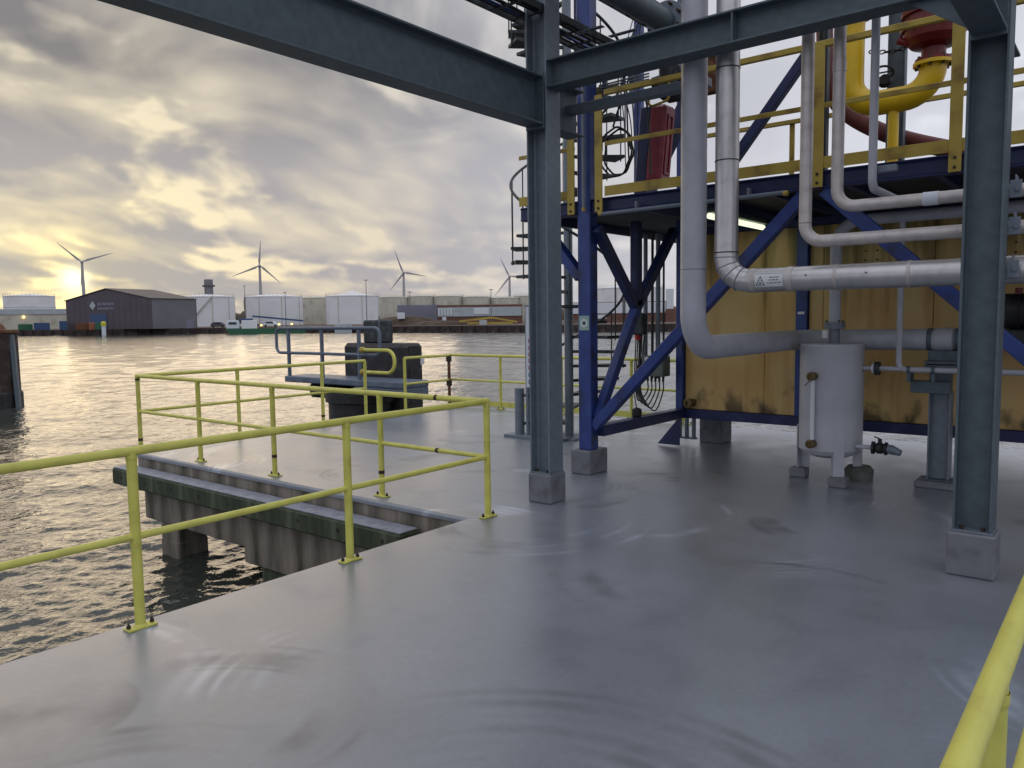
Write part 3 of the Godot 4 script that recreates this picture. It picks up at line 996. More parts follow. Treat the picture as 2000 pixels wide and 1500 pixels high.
	m.box(O - R * 5.4 + Vector3.UP * 2.2 - N * 2, Vector3(3.6, 2.2, 2.4), Basis(R, Vector3.UP, R.cross(Vector3.UP)), 0.1)
	obj("crane_house", m, M.tank_white, t)
	m = MB.new()
	m.box(O - R * 6.2 + Vector3.UP * 3.5 - N * 2, Vector3(3.4, 0.5, 1.6), Basis(R, Vector3.UP, R.cross(Vector3.UP)), 0.1)
	obj("crane_base", m, M.container_blue, t)
	m = MB.new()
	m.bar(O - R * 4.6 + Vector3.UP * 4.3 - N * 2, O + R * 7.4 + Vector3.UP * 3.0 - N * 2, 0.4, 0.42)
	obj("crane_boom", m, M.container_blue, t)
	for q in [[-2.6, 1.75], [1.6, 1.9], [4.6, 1.95]]:
		m = MB.new()
		m.ball(O + R * q[0] + Vector3.UP * (q[1] + 0.3) - N * 0.3, Vector3(0.32, 0.24, 0.3))
		var lm := mat(s(255, 230, 150), 0.5)
		lm.emission_enabled = true; lm.emission = s(255, 214, 120); lm.emission_energy_multiplier = 1.3
		obj("deck_lamp", m, lm, t)
	far_box("barge_cabin", "low flat grey barge moored right of the green work boat", "barge", Vector2(-144.5, -116.5), 4.0, 3.0, WATER - 0.2, 0.9, M.silver)
	# turbines
	turbine("leftmost wind turbine, above the dark warehouse beside the setting sun", Vector3(-938.9, 71.9, -392.8), 0.2, [Vector3(-960.5, 94.7, -375.5), Vector3(-910.7, 81.8, -415.4), Vector3(-941, 44, -391)])
	turbine("wind turbine above the widest white tank, one blade straight up", Vector3(-781.2, 65.1, -519.0), 0.2, [Vector3(-779.4, 93.3, -520.5), Vector3(-806.2, 53.4, -499.0), Vector3(-763.2, 45.2, -533.4)])
	turbine("wind turbine above the cream tanks, second from the right", Vector3(-726.5, 60.7, -690.9), 0.2, [Vector3(-735.0, 89.7, -684.1), Vector3(-740.1, 39.0, -680.0), Vector3(-703.8, 55.8, -709.1)])
	turbine("rightmost wind turbine, half hidden by the spiral stair", Vector3(-653.0, 57.0, -813.8), 0.2, [Vector3(-662, 82.0, -806), Vector3(-668, 32.0, -801), Vector3(-622.5, 53, -838)])
	# lamp masts and parked vehicles along the quay
	for q in [[-163.0, -140.0, 12.5, "tall lamp mast in front of the peaked-roof tank"], [-152.0, -146.0, 9.0, "short lamp mast before the cream tanks, left of the grey shed"], [-222.0, -140.0, 13.0, "lamp mast between the diagonal-stair tank and the widest tank"], [-182.0, -127.0, 9.5, "lamp mast in front of the widest tank, by the parked cars"], [-128.0, -152.0, 9.0, "lamp mast in front of the silver-fronted hall"]]:
		var mp := Vector3(q[0], 0.2, q[1])
		t = thing("lamp_mast", q[3], "lamp mast", mp, "lamp masts on the far quay")
		m = MB.new()
		m.cyl(mp, mp + Vector3.UP * q[2], 0.14, 0.07, 8)
		obj("mast", m, M.shed_grey, t)
		m = MB.new()
		m.box(mp + Vector3.UP * q[2], Vector3(1.1, 0.16, 0.5), Basis.IDENTITY, 0.02)
		obj("lamp_head", m, M.shed_grey, t)
	var cars := [[-193.0, -113.5, "dark", "dark car parked on the quay, left of the green boat"], [-187.5, -114.5, "pale", "white car parked on the quay behind the green boat's bow"], [-182.0, -116.5, "dark", "dark van-like car parked right of the white car on the quay"], [-176.0, -118.5, "pale", "pale car parked nearest the boat's white cabin"]]
	for q in cars:
		var cp := Vector3(q[0], 0.2, q[1])
		t = thing("parked_car", q[3], "car", cp, "cars parked on the far quay")
		var fx := Vector3(0.8, 0, -0.6)
		var fz := Vector3(0.6, 0, 0.8)
		var cm: Material = M.shed_dark if q[2] == "dark" else M.pale
		m = MB.new()
		m.prism([cp - fx * 2.1 + Vector3.UP * 0.35, cp + fx * 2.1 + Vector3.UP * 0.35, cp + fx * 2.1 + Vector3.UP * 0.85, cp + fx * 1.2 + Vector3.UP * 0.95, cp + fx * 0.6 + Vector3.UP * 1.5, cp - fx * 1.3 + Vector3.UP * 1.5, cp - fx * 2.0 + Vector3.UP * 0.95], fz * 1.7)
		obj("body", m, cm, t)
		for sx in [-1.3, 1.3]:
			m = MB.new()
			m.cyl(cp + fx * sx + Vector3.UP * 0.33 + fz * 1.55, cp + fx * sx + Vector3.UP * 0.33 + fz * 1.75, 0.33, 0.33, 12)
			obj("wheel", m, M.black, t)
		m = MB.new()
		m.prism([cp - fx * 1.2 + Vector3.UP * 0.98 + fz * 1.702, cp + fx * 0.9 + Vector3.UP * 0.98 + fz * 1.702, cp + fx * 0.5 + Vector3.UP * 1.42 + fz * 1.702, cp - fx * 1.2 + Vector3.UP * 1.42 + fz * 1.702], fz * 0.02)
		obj("side_window", m, M.window, t)
	# low hazy treeline behind everything
	m = MB.new()
	var rng := RandomNumberGenerator.new()
	rng.seed = 9
	for k in 260:
		var a := -0.35 + 1.95 * k / 260.0
		var d := Vector3(-cos(a), 0, -sin(a))
		var rr := rng.randf_range(520, 640)
		m.ball(Vector3(4, 0, 5) + d * rr + Vector3.UP * 1.5, Vector3(rng.randf_range(5, 11), rng.randf_range(3.5, 8.0), rng.randf_range(5, 10)), 9, 6)
	var tl := obj("treeline", m, M.earth)
	tl.set_meta("kind", "stuff"); tl.set_meta("label", "low brown line of trees and dykes far behind the tanks"); tl.set_meta("category", "trees")

# ------------------------------------------------------------------ things in the water
func build_dolphin() -> void:
	var t := thing("fender_platform", "grey steel platform with a handrail standing on a pile beside the fender", "platform", Vector3(-8.2, 0.3, -5.3))
	var m := MB.new()
	m.box2(Vector3(-9.95, 0.41, -5.70), Vector3(-6.32, 0.54, -4.98), 0.02)
	obj("floor", m, M.grey_blue, t)
	m = MB.new()
	m.box2(Vector3(-7.7, 0.27, -5.66), Vector3(-6.3, 0.409, -5.0), 0.01)
	obj("box_girder", m, M.grey_blue, t)
	m = MB.new()
	m.tube(bent([Vector3(-7.35, 1.03, -5.03), Vector3(-6.95, 1.03, -5.03), Vector3(-6.95, 1.55, -5.03), Vector3(-10.25, 1.55, -5.03), Vector3(-10.25, 1.03, -5.03), Vector3(-7.3, 1.03, -5.03)], 0.13), 0.032, 12)
	obj("handrail", m, M.grey_blue, t)
	for x in [-9.82, -8.7, -7.55]:
		m = MB.new()
		m.box2(Vector3(x - 0.03, 0.541, -5.06), Vector3(x + 0.03, 1.52, -5.0), 0.004)
		obj("post", m, M.grey_blue, t)
	m = MB.new()
	m.cyl(Vector3(-8.05, -4, -5.5), Vector3(-8.05, 0.05, -5.5), 0.68, 0.68, 32)
	m.lathe(Vector3(-8.05, 0.05, -5.5), Vector3.UP, [Vector2(0.68, 0), Vector2(0.74, 0.02), Vector2(0.74, 0.2), Vector2(0.01, 0.2)], 32)
	obj("pile", m, M.black, t)
	m = MB.new()
	m.box2(Vector3(-9.3, 0.10, -5.6), Vector3(-8.5, 0.408, -5.1), 0.06)
	obj("cross_arm", m, M.black, t)
	t = thing("rubber_fender", "big black rubber fender block behind the grey handrail", "fender", Vector3(-7.6, -0.2, -6.2))
	m = MB.new()
	m.box2(Vector3(-8.97, -0.9, -6.42), Vector3(-7.15, 1.22, -5.77), 0.08)
	obj("block", m, M.fender, t)
	for q in [[1.0, 1.17], [0.0, 0.72], [-0.6, -0.12]]:
		m = MB.new()
		m.box2(Vector3(-7.16, q[0], -6.26), Vector3(-7.138, q[1], -5.98), 0.004)
		obj("slot", m, M.black, t)
	m = MB.new()
	m.box2(Vector3(-7.15, 0.78, -6.40), Vector3(-7.136, 0.9, -6.29), 0.003)
	obj("number_plate", m, M.white, t)
	t = thing("lamp_box", "dark box lantern on top of the fender behind the handrail's right end", "lantern box", Vector3(-7.9, 1.2, -6.1))
	m = MB.new()
	m.box2(Vector3(-8.5, 1.221, -6.35), Vector3(-7.98, 1.70, -5.95), 0.03)
	obj("housing", m, M.dark_steel, t)
	m = MB.new()
	m.cyl(Vector3(-7.96, 1.25, -5.93), Vector3(-7.96, 1.78, -5.93), 0.012)
	obj("conduit", m, M.galv, t)
	# big steel mooring pile at the left edge
	t = thing("mooring_pile", "thick rust-brown steel mooring pile in the water at the left edge", "mooring pile", Vector3(-27.6, WATER, -5.3))
	m = MB.new()
	m.cyl(Vector3(-28.0, -4, -5.2), Vector3(-28.0, 1.42, -5.2), 0.95, 0.93, 40)
	obj("tube", m, M.pile, t)
	m = MB.new()
	m.lathe(Vector3(-28.0, 1.42, -5.2), Vector3.UP, [Vector2(0.93, 0), Vector2(0.99, 0.0), Vector2(0.99, 0.1), Vector2(0.6, 0.12), Vector2(0.5, 0.3), Vector2(0.25, 0.44), Vector2(0.01, 0.46)], 32)
	obj("cap", m, M.rust, t)
	m = MB.new()
	m.lathe(Vector3(-28.0, -0.9, -5.2), Vector3.UP, [Vector2(0.96, -0.6), Vector2(1.0, -0.5), Vector2(1.0, 0.15), Vector2(0.95, 0.22)], 32)
	obj("growth_band", m, M.black, t)
	m = MB.new()
	m.bar(Vector3(-27.05, -1.6, -5.75), Vector3(-27.32, 1.36, -5.75), 0.32, 0.14, Vector3(0.5, 0, -0.86), 0.02)
	obj("rubbing_strip", m, M.galv_green, t)

# ------------------------------------------------------------------ steel portal frame over the deck
func build_frame() -> void:
	concrete_block("concrete block under the left grey column, with a chipped top edge", Vector3(-0.065, 0, -0.905), Vector3(0.19, 0.27, -0.65))
	concrete_block("concrete block with pale edges under the right grey column", Vector3(3.385, 0, -0.875), Vector3(3.66, 0.285, -0.615))
	var t := thing("gantry", "grey galvanised steel portal of two columns and heavy beams overhead", "gantry", Vector3(1.8, 0.27, -0.77))
	var U := Vector3.UP
	var cx := [0.063, 3.522]
	for k in 2:
		var x: float = cx[k]
		var zc := -0.775 if k == 0 else -0.75
		var m := MB.new()
		m.ibeam(Vector3(x, 0.285 if k == 0 else 0.300, zc), Vector3(x, 5.6, zc), Vector3.RIGHT, 0.222, 0.215, 0.016, 0.010)
		var c := obj("column", m, M.galv if k == 0 else M.galv_green, t)
		m = MB.new()
		var y0 := 0.2705 if k == 0 else 0.2855
		m.box2(Vector3(x - 0.118, y0, zc - 0.112), Vector3(x + 0.118, y0 + 0.014, zc + 0.112), 0.002)
		obj("base_plate", m, M.galv, c)
		for sx in [-1.0, 1.0]:
			for sz in [-1.0, 1.0]:
				m = MB.new()
				m.cyl(Vector3(x + sx * 0.06, y0 + 0.014, zc + sz * 0.07), Vector3(x + sx * 0.06, y0 + 0.036, zc + sz * 0.07), 0.014, 0.014, 6)
				obj("bolt", m, M.bolt, c)
	var m := MB.new()
	m.ibeam(Vector3(0.178, 3.825, -0.765), Vector3(3.408, 3.825, -0.765), U, 0.24, 0.20, 0.016, 0.009)
	var b := obj("cross_beam", m, M.galv_green, t)
	m = MB.new()
	m.box2(Vector3(1.86, 3.722, -0.759), Vector3(1.874, 3.928, -0.672), 0.0)
	obj("web_stiffener", m, M.galv_green, b)
	for k in 2:
		var x: float = cx[k]
		m = MB.new()
		m.ibeam(Vector3(x, 3.60, -0.660 if k == 0 else -0.638), Vector3(x, 3.60, 9.5), U, 0.42, 0.19, 0.018, 0.010)
		obj("long_beam", m, M.galv_green, t)
		m = MB.new()
		m.ibeam(Vector3(x, 3.60, -0.890 if k == 0 else -0.862), Vector3(x, 3.60, -1.30), U, 0.42, 0.19, 0.018, 0.010)
		obj("stub_beam", m, M.galv_green, t)
		for sz in [0.0, 1.0]:
			m = MB.new()
			var zz: float = (-0.656 if k == 0 else -0.634) if sz == 0.0 else (-0.668 if k == 0 else -0.644)
			if sz == 0.0:
				m.box2(Vector3(x - 0.098, 3.36, zz - 0.004), Vector3(x + 0.098, 3.84, zz + 0.012), 0.002)
				obj("end_plate", m, M.galv_green, t)
	# haunch at the right column, under the beam
	m = MB.new()
	m.prism([Vector3(3.405, 3.704, -0.72), Vector3(3.405, 3.46, -0.72), Vector3(3.05, 3.704, -0.72)], Vector3(0, 0, -0.012))
	obj("gusset", m, M.galv_green, t)
	m = MB.new()
	m.box2(Vector3(-0.05, 3.585, -1.24), Vector3(1.46, 3.655, -1.12), 0.004)
	obj("pipe_support", m, M.galv, t)
	# roof rack beams over the frame, with grating seen from below through gaps
	for z in [1.6, 4.2]:
		m = MB.new()
		m.ibeam(Vector3(0.165, 3.88, z), Vector3(3.42, 3.88, z), U, 0.24, 0.2, 0.016, 0.009)
		if z > 3.0: obj("cross_beam", m, M.galv_green, t)
	# clamps at the right column for the two small pipes and the clad pipe
	for y in [2.47, 2.24, 1.97]:
		m = MB.new()
		m.box2(Vector3(3.634, y - 0.055, -0.875), Vector3(3.70, y + 0.055, -0.862), 0.002)
		m.box2(Vector3(3.66, y + 0.02, -0.99), Vector3(3.668, y + 0.09, -0.87), 0.002)
		m.cyl(Vector3(3.68, y, -0.862), Vector3(3.68, y, -0.848), 0.018, 0.018, 6)
		obj("pipe_clamp", m, M.galv, t)

# ------------------------------------------------------------------ pipes
func band(t: Node, p: Vector3, d: Vector3, r: float, w: float, mt: Material, called := "band") -> MeshInstance3D:
	var m := MB.new()
	m.lathe(p - d * w * 0.5, d, [Vector2(r - 0.002, 0), Vector2(r + 0.004, 0.002), Vector2(r + 0.004, w - 0.002), Vector2(r - 0.002, w)], 28)
	return obj(called, m, mt, t)

func build_pipes() -> void:
	var X := Vector3.RIGHT
	var U := Vector3.UP
	# big grey pipe: down, away, then along to its saddle
	var t := thing("large_pipe", "thickest smooth grey pipe, curving from upright to level with a wide bend", "pipe", Vector3(1.41, 1.4, -1.0))
	var m := MB.new()
	m.tube(bent([Vector3(1.415, 6.4, -1.0), Vector3(1.415, 1.43, -1.0), Vector3(1.46, 1.43, -3.47), Vector3(3.10, 1.44, -3.47), Vector3(3.10, 1.44, -4.1)], 0.30, 10), 0.105, 32)
	obj("tube", m, M.grey_paint, t)
	band(t, Vector3(1.415, 2.08, -1.0), U, 0.1045, 0.006, M.pedestal, "weld_seam")
	band(t, Vector3(1.415, 4.6, -1.0), U, 0.1045, 0.006, M.pedestal, "weld_seam")
	# clad pipe with mitred elbow and label
	t = thing("clad_pipe", "metal-clad insulated pipe with a segmented elbow and a white warning label", "pipe", Vector3(1.7, 1.97, -1.0))
	var r := 0.092
	m = MB.new()
	var el := [Vector3(1.70, 6.4, -1.0), Vector3(1.70, 2.16, -1.0)]
	m.tube(el, r, 32, false)
	obj("upright_jacket", m, M.cladding, t)
	m = MB.new()
	m.tube([Vector3(1.89, 1.97, -1.0), Vector3(7.0, 1.97, -1.0)], r, 32, false)
	obj("level_jacket", m, M.cladding, t)
	var prev := Vector3(1.70, 2.16, -1.0)
	for k in 4:
		var a := PI * 0.5 * (k + 1) / 4.0
		var nx := Vector3(1.89 - 0.19 * cos(a), 2.16 - 0.19 * sin(a), -1.0)
		m = MB.new()
		var dd := (nx - prev).normalized()
		m.cyl(prev - dd * 0.022, nx + dd * 0.022, r + 0.002 - 0.0008 * k, -1.0, 32, false)
		obj("elbow_segment", m, M.cladding, t)
		band(t, prev, Vector3(sin(PI * 0.125 * k), -cos(PI * 0.125 * k), 0).normalized() if k > 0 else -U, r + 0.003, 0.009, M.galv, "elbow_seam")
		prev = nx
	for y in [2.20, 2.92, 3.63, 4.3]: band(t, Vector3(1.70, y, -1.0), U, r, 0.012, M.dark_steel, "joint_band")
	for x in [1.935, 2.225, 2.56, 3.05, 3.95, 4.6]: band(t, Vector3(x, 1.97, -1.0), X, r, 0.05 if x < 2.3 else 0.025, M.steel_pipe, "joint_band")
	for x in [2.36, 2.78]:
		m = MB.new()
		m.cyl(Vector3(x, 1.99, -0.909), Vector3(x, 1.99, -0.904), 0.006)
		obj("rivet", m, M.bolt, t)
	# the label lies on the curved front of the jacket
	m = MB.new()
	var a0 := -0.62
	var a1 := 0.50
	for k in 8:
		var q := []
		for e in [[0, k], [1, k], [1, k + 1], [0, k + 1]]:
			var a: float = lerpf(a0, a1, e[1] / 8.0)
			q.append([Vector3(1.975 + 0.215 * e[0], 1.97 + sin(a) * (r + 0.003), -1.0 + cos(a) * (r + 0.003)), Vector3(0, sin(a), cos(a)), Vector2(e[0], 1.0 - e[1] / 8.0)])
		m.tri(q[0][0], q[1][0], q[2][0], q[0][1], q[1][1], q[2][1], q[0][2], q[1][2], q[2][2])
		m.tri(q[0][0], q[2][0], q[3][0], q[0][1], q[2][1], q[3][1], q[0][2], q[2][2], q[3][2])
	var lm := mat(Color.WHITE, 0.45)
	lm.albedo_texture = label_texture()
	var lo := obj("warning_label", m, lm, t)
	lo.set_meta("label", "white label with a black warning triangle and lines of print")
	# two smaller pipes and the thin one
	t = thing("steel_pipe", "slim pipe bending from upright to level just above the clad pipe", "pipe", Vector3(2.32, 2.24, -1.0), "slim steel pipes behind the cross beam")
	m = MB.new()
	m.tube(bent([Vector3(2.32, 6.4, -1.0), Vector3(2.32, 2.24, -1.0), Vector3(7.0, 2.24, -1.0)], 0.13, 8), 0.046, 24)
	obj("tube", m, M.steel_pipe, t)
	band(t, Vector3(2.32, 2.38, -1.0), U, 0.0455, 0.006, M.pedestal, "weld_seam")
	t = thing("steel_pipe", "slim pipe with pale tape bands, bending level at the blue walkway beam's height", "pipe", Vector3(2.545, 2.47, -1.0), "slim steel pipes behind the cross beam")
	m = MB.new()
	m.tube(bent([Vector3(2.545, 6.4, -1.0), Vector3(2.545, 2.475, -1.0), Vector3(7.0, 2.475, -1.0)], 0.13, 8), 0.043, 24)
	obj("tube", m, M.steel_pipe, t)
	band(t, Vector3(3.165, 2.475, -1.0), X, 0.0425, 0.10, M.tape, "tape_band")
	band(t, Vector3(2.545, 3.48, -1.0), U, 0.0425, 0.09, M.steel_pipe, "tape_band")
	t = thing("steel_pipe", "thinnest upright pipe, turning away under a small bracket beside the blue walkway beam", "pipe", Vector3(2.785, 2.6, -1.0), "slim steel pipes behind the cross beam")
	m = MB.new()
	m.tube(bent([Vector3(2.785, 6.4, -1.0), Vector3(2.785, 2.585, -1.0), Vector3(2.79, 2.585, -1.95)], 0.08, 8), 0.029, 20)
	obj("tube", m, M.grey_paint, t)
	m = MB.new()
	m.box2(Vector3(2.80, 2.70, -1.10), Vector3(2.93, 2.745, -1.04), 0.003)
	obj("bracket", m, M.galv, t)
	# grey loop pipe that rises from the vessel and runs behind the right column
	t = thing("loop_pipe", "grey pipe rising from the grey vessel's top and bending right behind the slim pipes", "pipe", Vector3(1.92, 1.5, -3.15))
	m = MB.new()
	m.tube(bent([Vector3(1.92, 1.62, -3.15), Vector3(1.92, 2.61, -3.15), Vector3(5.5, 2.61, -3.15)], 0.24, 9), 0.055, 24)
	obj("tube", m, M.grey_paint, t)
	m = MB.new()
	for y in [1.575, 1.60]:
		m.cyl(Vector3(1.92, y, -3.15), Vector3(1.92, y + 0.02, -3.15), 0.10, 0.10, 20)
	obj("flange", m, M.galv, t)
	for k in 4:
		m = MB.new()
		var a := TAU * (k + 0.5) / 4
		m.cyl(Vector3(1.92 + cos(a) * 0.085, 1.56, -3.15 + sin(a) * 0.085), Vector3(1.92 + cos(a) * 0.085, 1.635, -3.15 + sin(a) * 0.085), 0.01, 0.01, 6)
		obj("bolt", m, M.bolt, t)
	m = MB.new()
	m.tube(bent([Vector3(2.52, 2.56, -3.15), Vector3(2.52, 1.16, -3.15), Vector3(6.5, 1.16, -3.15)], 0.07, 7), 0.027, 18)
	obj("drop_pipe", m, M.grey_paint, t)
	m = MB.new()
	m.tube([Vector3(2.19, 1.165, -3.15), Vector3(2.60, 1.165, -3.15)], 0.024, 16)
	var br := obj("branch_pipe", m, M.grey_paint, t)
	for x in [2.31, 2.335]:
		m = MB.new()
		m.cyl(Vector3(x, 1.165, -3.15), Vector3(x + 0.018, 1.165, -3.15), 0.066, 0.066, 18)
		obj("flange", m, M.dark_steel, br)
	m = MB.new()
	m.cyl(Vector3(2.285, 1.165, -3.15), Vector3(2.305, 1.165, -3.15), 0.05, 0.05, 16)
	obj("gasket_band", m, M.white, br)

func label_texture() -> ImageTexture:
	var w := 192
	var h := 84
	var img := Image.create(w, h, false, Image.FORMAT_RGB8)
	img.fill(s(206, 210, 214))
	var ink := s(38, 42, 50)
	img.fill_rect(Rect2i(0, 0, w, 3), s(90, 92, 90))
	for y in range(14, 74):          # triangle outline with a hand below a heat mark
		var half := (y - 14) * 0.55
		for x in range(4, 76):
			var d := absf(x - 36) - half
			if d < 0 and (d > -6.0 or y > 68): img.set_pixel(x, y, ink)
	img.fill_rect(Rect2i(27, 56, 18, 8), ink)
	img.fill_rect(Rect2i(33, 44, 12, 3), ink)
	img.fill_rect(Rect2i(30, 49, 5, 3), ink)
	for row in [[100, 22, [20, 16, 24]], [98, 38, [14, 26, 20]], [82, 56, [18, 24]], [132, 54, [22, 24]]]:
		var x: int = row[0]
		for k in row[2]:
			for c in int(k / 4):
				img.fill_rect(Rect2i(x + c * 4, row[1], 3, 7), ink)
				img.fill_rect(Rect2i(x + c * 4 + 1, row[1] + 2, 1, 2), s(206, 210, 214))
			x += k + 3
	return ImageTexture.create_from_image(img)

# ------------------------------------------------------------------ vessel and pipe stand
func build_vessel() -> void:
	var c := Vector3(1.90, 0, -3.15)
	var U := Vector3.UP
	var t := thing("grey_vessel", "grey upright drain vessel with a sight glass, standing on three legs", "tank", c)
	var m := MB.new()
	m.lathe(c, U, [Vector2(0.0, 0.25), Vector2(0.16, 0.26), Vector2(0.27, 0.30), Vector2(0.302, 0.345), Vector2(0.302, 1.385), Vector2(0.296, 1.402), Vector2(0.0, 1.408)], 48)
	obj("shell", m, M.tank_paint, t)
	m = MB.new()
	m.cyl(c + Vector3(0.02, 1.40, 0), c + Vector3(0.02, 1.57, 0), 0.05, 0.05, 20)
	obj("top_nozzle", m, M.galv, t)
	m = MB.new()
	m.cyl(c + Vector3(0.02, 1.55, 0), c + Vector3(0.02, 1.574, 0), 0.10, 0.10, 20)
	obj("top_flange", m, M.galv, t)
	m = MB.new()
	m.box(c + Vector3(-0.05, 1.50, 0.07), Vector3(0.05, 0.08, 0.02), Basis.IDENTITY, 0.004)
	obj("tag", m, M.white, t)
	# legs of angle section on little blocks
	var foot := [[2.06, -2.90, "small concrete block under the front leg of the grey vessel"], [1.575, -3.20, "low concrete block under the left leg of the grey vessel"], [2.13, -3.36, "rounded mossy concrete block under the rear right leg of the grey vessel"]]
	for f in foot:
		var p := Vector3(f[0], 0, f[1])
		var o := (p - c).normalized()
		var x := o.cross(U)
		var hy := 0.10 if f[0] < 2.1 else 0.15
		m = MB.new()
		m.box(p + U * (hy + 0.23), Vector3(0.10, 0.46, 0.012), Basis(x, U, -o), 0.002)
		m.box(p + U * (hy + 0.23) - o * 0.05 + x * 0.046, Vector3(0.012, 0.46, 0.08), Basis(x, U, -o), 0.002)
		obj("leg", m, M.tank_paint, t)
		m = MB.new()
		if f[0] > 2.1:
			m.lathe(p, U, [Vector2(0.13, 0), Vector2(0.14, 0.11), Vector2(0.11, 0.148), Vector2(0, 0.149)], 20)
			single("concrete_pedestal", m, M.foot_block, f[2], "concrete block", "grey concrete pedestals under the steelwork")
		else:
			m.box(p + U * hy * 0.5, Vector3(0.17, hy, 0.15), Basis.IDENTITY, 0.012)
			single("concrete_pedestal", m, M.pedestal, f[2], "concrete block", "grey concrete pedestals under the steelwork")
	# sight glass
	var g := c + Vector3(-0.071, 0, 0.291)
	var o := Vector3(-0.237, 0, 0.971)
	for y in [1.09, 0.42]:
		m = MB.new()
		m.lathe(g + U * y, o, [Vector2(0.036, -0.02), Vector2(0.036, 0.05), Vector2(0.044, 0.052), Vector2(0.044, 0.085), Vector2(0.026, 0.09), Vector2(0.02, 0.08), Vector2(0, 0.08)], 16)
		obj("gauge_valve", m, M.brass, t)
	m = MB.new()
	m.cyl(g + o * 0.035 + U * 0.46, g + o * 0.035 + U * 1.05, 0.022, 0.022, 14)
	obj("sight_glass", m, M.pale, t)
	m = MB.new()
	m.cyl(g + o * 0.06 + U * 1.06, g + o * 0.09 + U * 1.0 + Vector3(-0.05, 0, 0), 0.004)
	obj("gauge_lever", m, M.bolt, t)
	# drain valve
	m = MB.new()
	m.cyl(c + Vector3(0.28, 0.40, 0.12), c + Vector3(0.44, 0.40, 0.12), 0.021)
	var dr := obj("drain_pipe", m, M.tank_paint, t)
	m = MB.new()
	for x in [0.43, 0.545]: m.cyl(c + Vector3(x, 0.40, 0.12), c + Vector3(x + 0.022, 0.40, 0.12), 0.062, 0.062, 18)
	m.lathe(c + Vector3(0.452, 0.40, 0.12), Vector3.RIGHT, [Vector2(0.035, 0), Vector2(0.055, 0.03), Vector2(0.055, 0.065), Vector2(0.035, 0.095)], 16)
	m.cyl(c + Vector3(0.5, 0.40, 0.12), c + Vector3(0.5, 0.49, 0.12), 0.022, 0.018, 12)
	m.bar(c + Vector3(0.5, 0.49, 0.12), c + Vector3(0.46, 0.515, 0.16), 0.025, 0.012)
	obj("drain_valve", m, M.black, dr)
	m = MB.new()
	m.cyl(c + Vector3(0.568, 0.40, 0.12), c + Vector3(0.60, 0.395, 0.12), 0.045, 0.045, 16)
	m.cyl(c + Vector3(0.60, 0.395, 0.12), c + Vector3(0.69, 0.37, 0.13), 0.048, 0.028, 16)
	obj("outlet_spout", m, M.galv, dr)
	# stand that carries the big pipe
	t = thing("pipe_stand", "grey steel post on a block, carrying the big grey pipe in a strapped saddle", "pipe support", Vector3(2.84, 0.07, -3.46))
	m = MB.new()
	m.ibeam(Vector3(2.84, 0.085, -3.46), Vector3(2.84, 0.94, -3.46), Vector3.RIGHT, 0.19, 0.17, 0.014, 0.01)
	obj("post", m, M.galv, t)
	m = MB.new()
	m.box2(Vector3(2.71, 0.0705, -3.57), Vector3(2.97, 0.0845, -3.35), 0.003)
	obj("base_plate", m, M.galv_green, t)
	m = MB.new()
	m.box2(Vector3(2.60, 0.93, -3.40), Vector3(2.94, 1.045, -3.28), 0.004)
	obj("cross_arm", m, M.galv_green, t)
	m = MB.new()
	m.box2(Vector3(2.74, 0.9405, -3.55), Vector3(2.92, 1.17, -3.405), 0.004)
	obj("stub_post", m, M.galv_green, t)
	m = MB.new()
	m.box2(Vector3(2.70, 1.205, -3.58), Vector3(3.02, 1.235, -3.36), 0.003)
	m.box2(Vector3(2.70, 1.1705, -3.58), Vector3(3.02, 1.1965, -3.36), 0.003)
	obj("slide_plate", m, M.galv_green, t)
	m = MB.new()
	m.box2(Vector3(2.72, 1.236, -3.53), Vector3(3.0, 1.335, -3.41), 0.003)
	obj("saddle", m, M.galv_green, t)
	for x in [2.73, 2.97]: band(t, Vector3(x, 1.44, -3.47), Vector3.RIGHT, 0.106, 0.045, M.galv_green, "strap")
	band(t, Vector3(2.85, 1.44, -3.47), Vector3.RIGHT, 0.109, 0.16, M.grey_paint, "insulation_shell")
	for x in [2.61, 2.82]:
		m = MB.new()
		m.lathe(Vector3(x, 1.16, -3.15), Vector3.RIGHT, [Vector2(0.027, -0.015), Vector2(0.034, -0.015), Vector2(0.034, 0.015), Vector2(0.027, 0.015)], 16)
		m.box2(Vector3(x - 0.015, 1.0455, -3.30), Vector3(x + 0.015, 1.13, -3.14), 0.002)
		obj("u_bolt", m, M.galv_green, t)
	m = MB.new()
	m.box2(Vector3(2.65, 0, -3.62), Vector3(3.02, 0.07, -3.30), 0.012)
	single("concrete_pedestal", m, M.pedestal, "low wide concrete block under the pipe stand, partly behind the right column", "concrete block", "grey concrete pedestals under the steelwork")

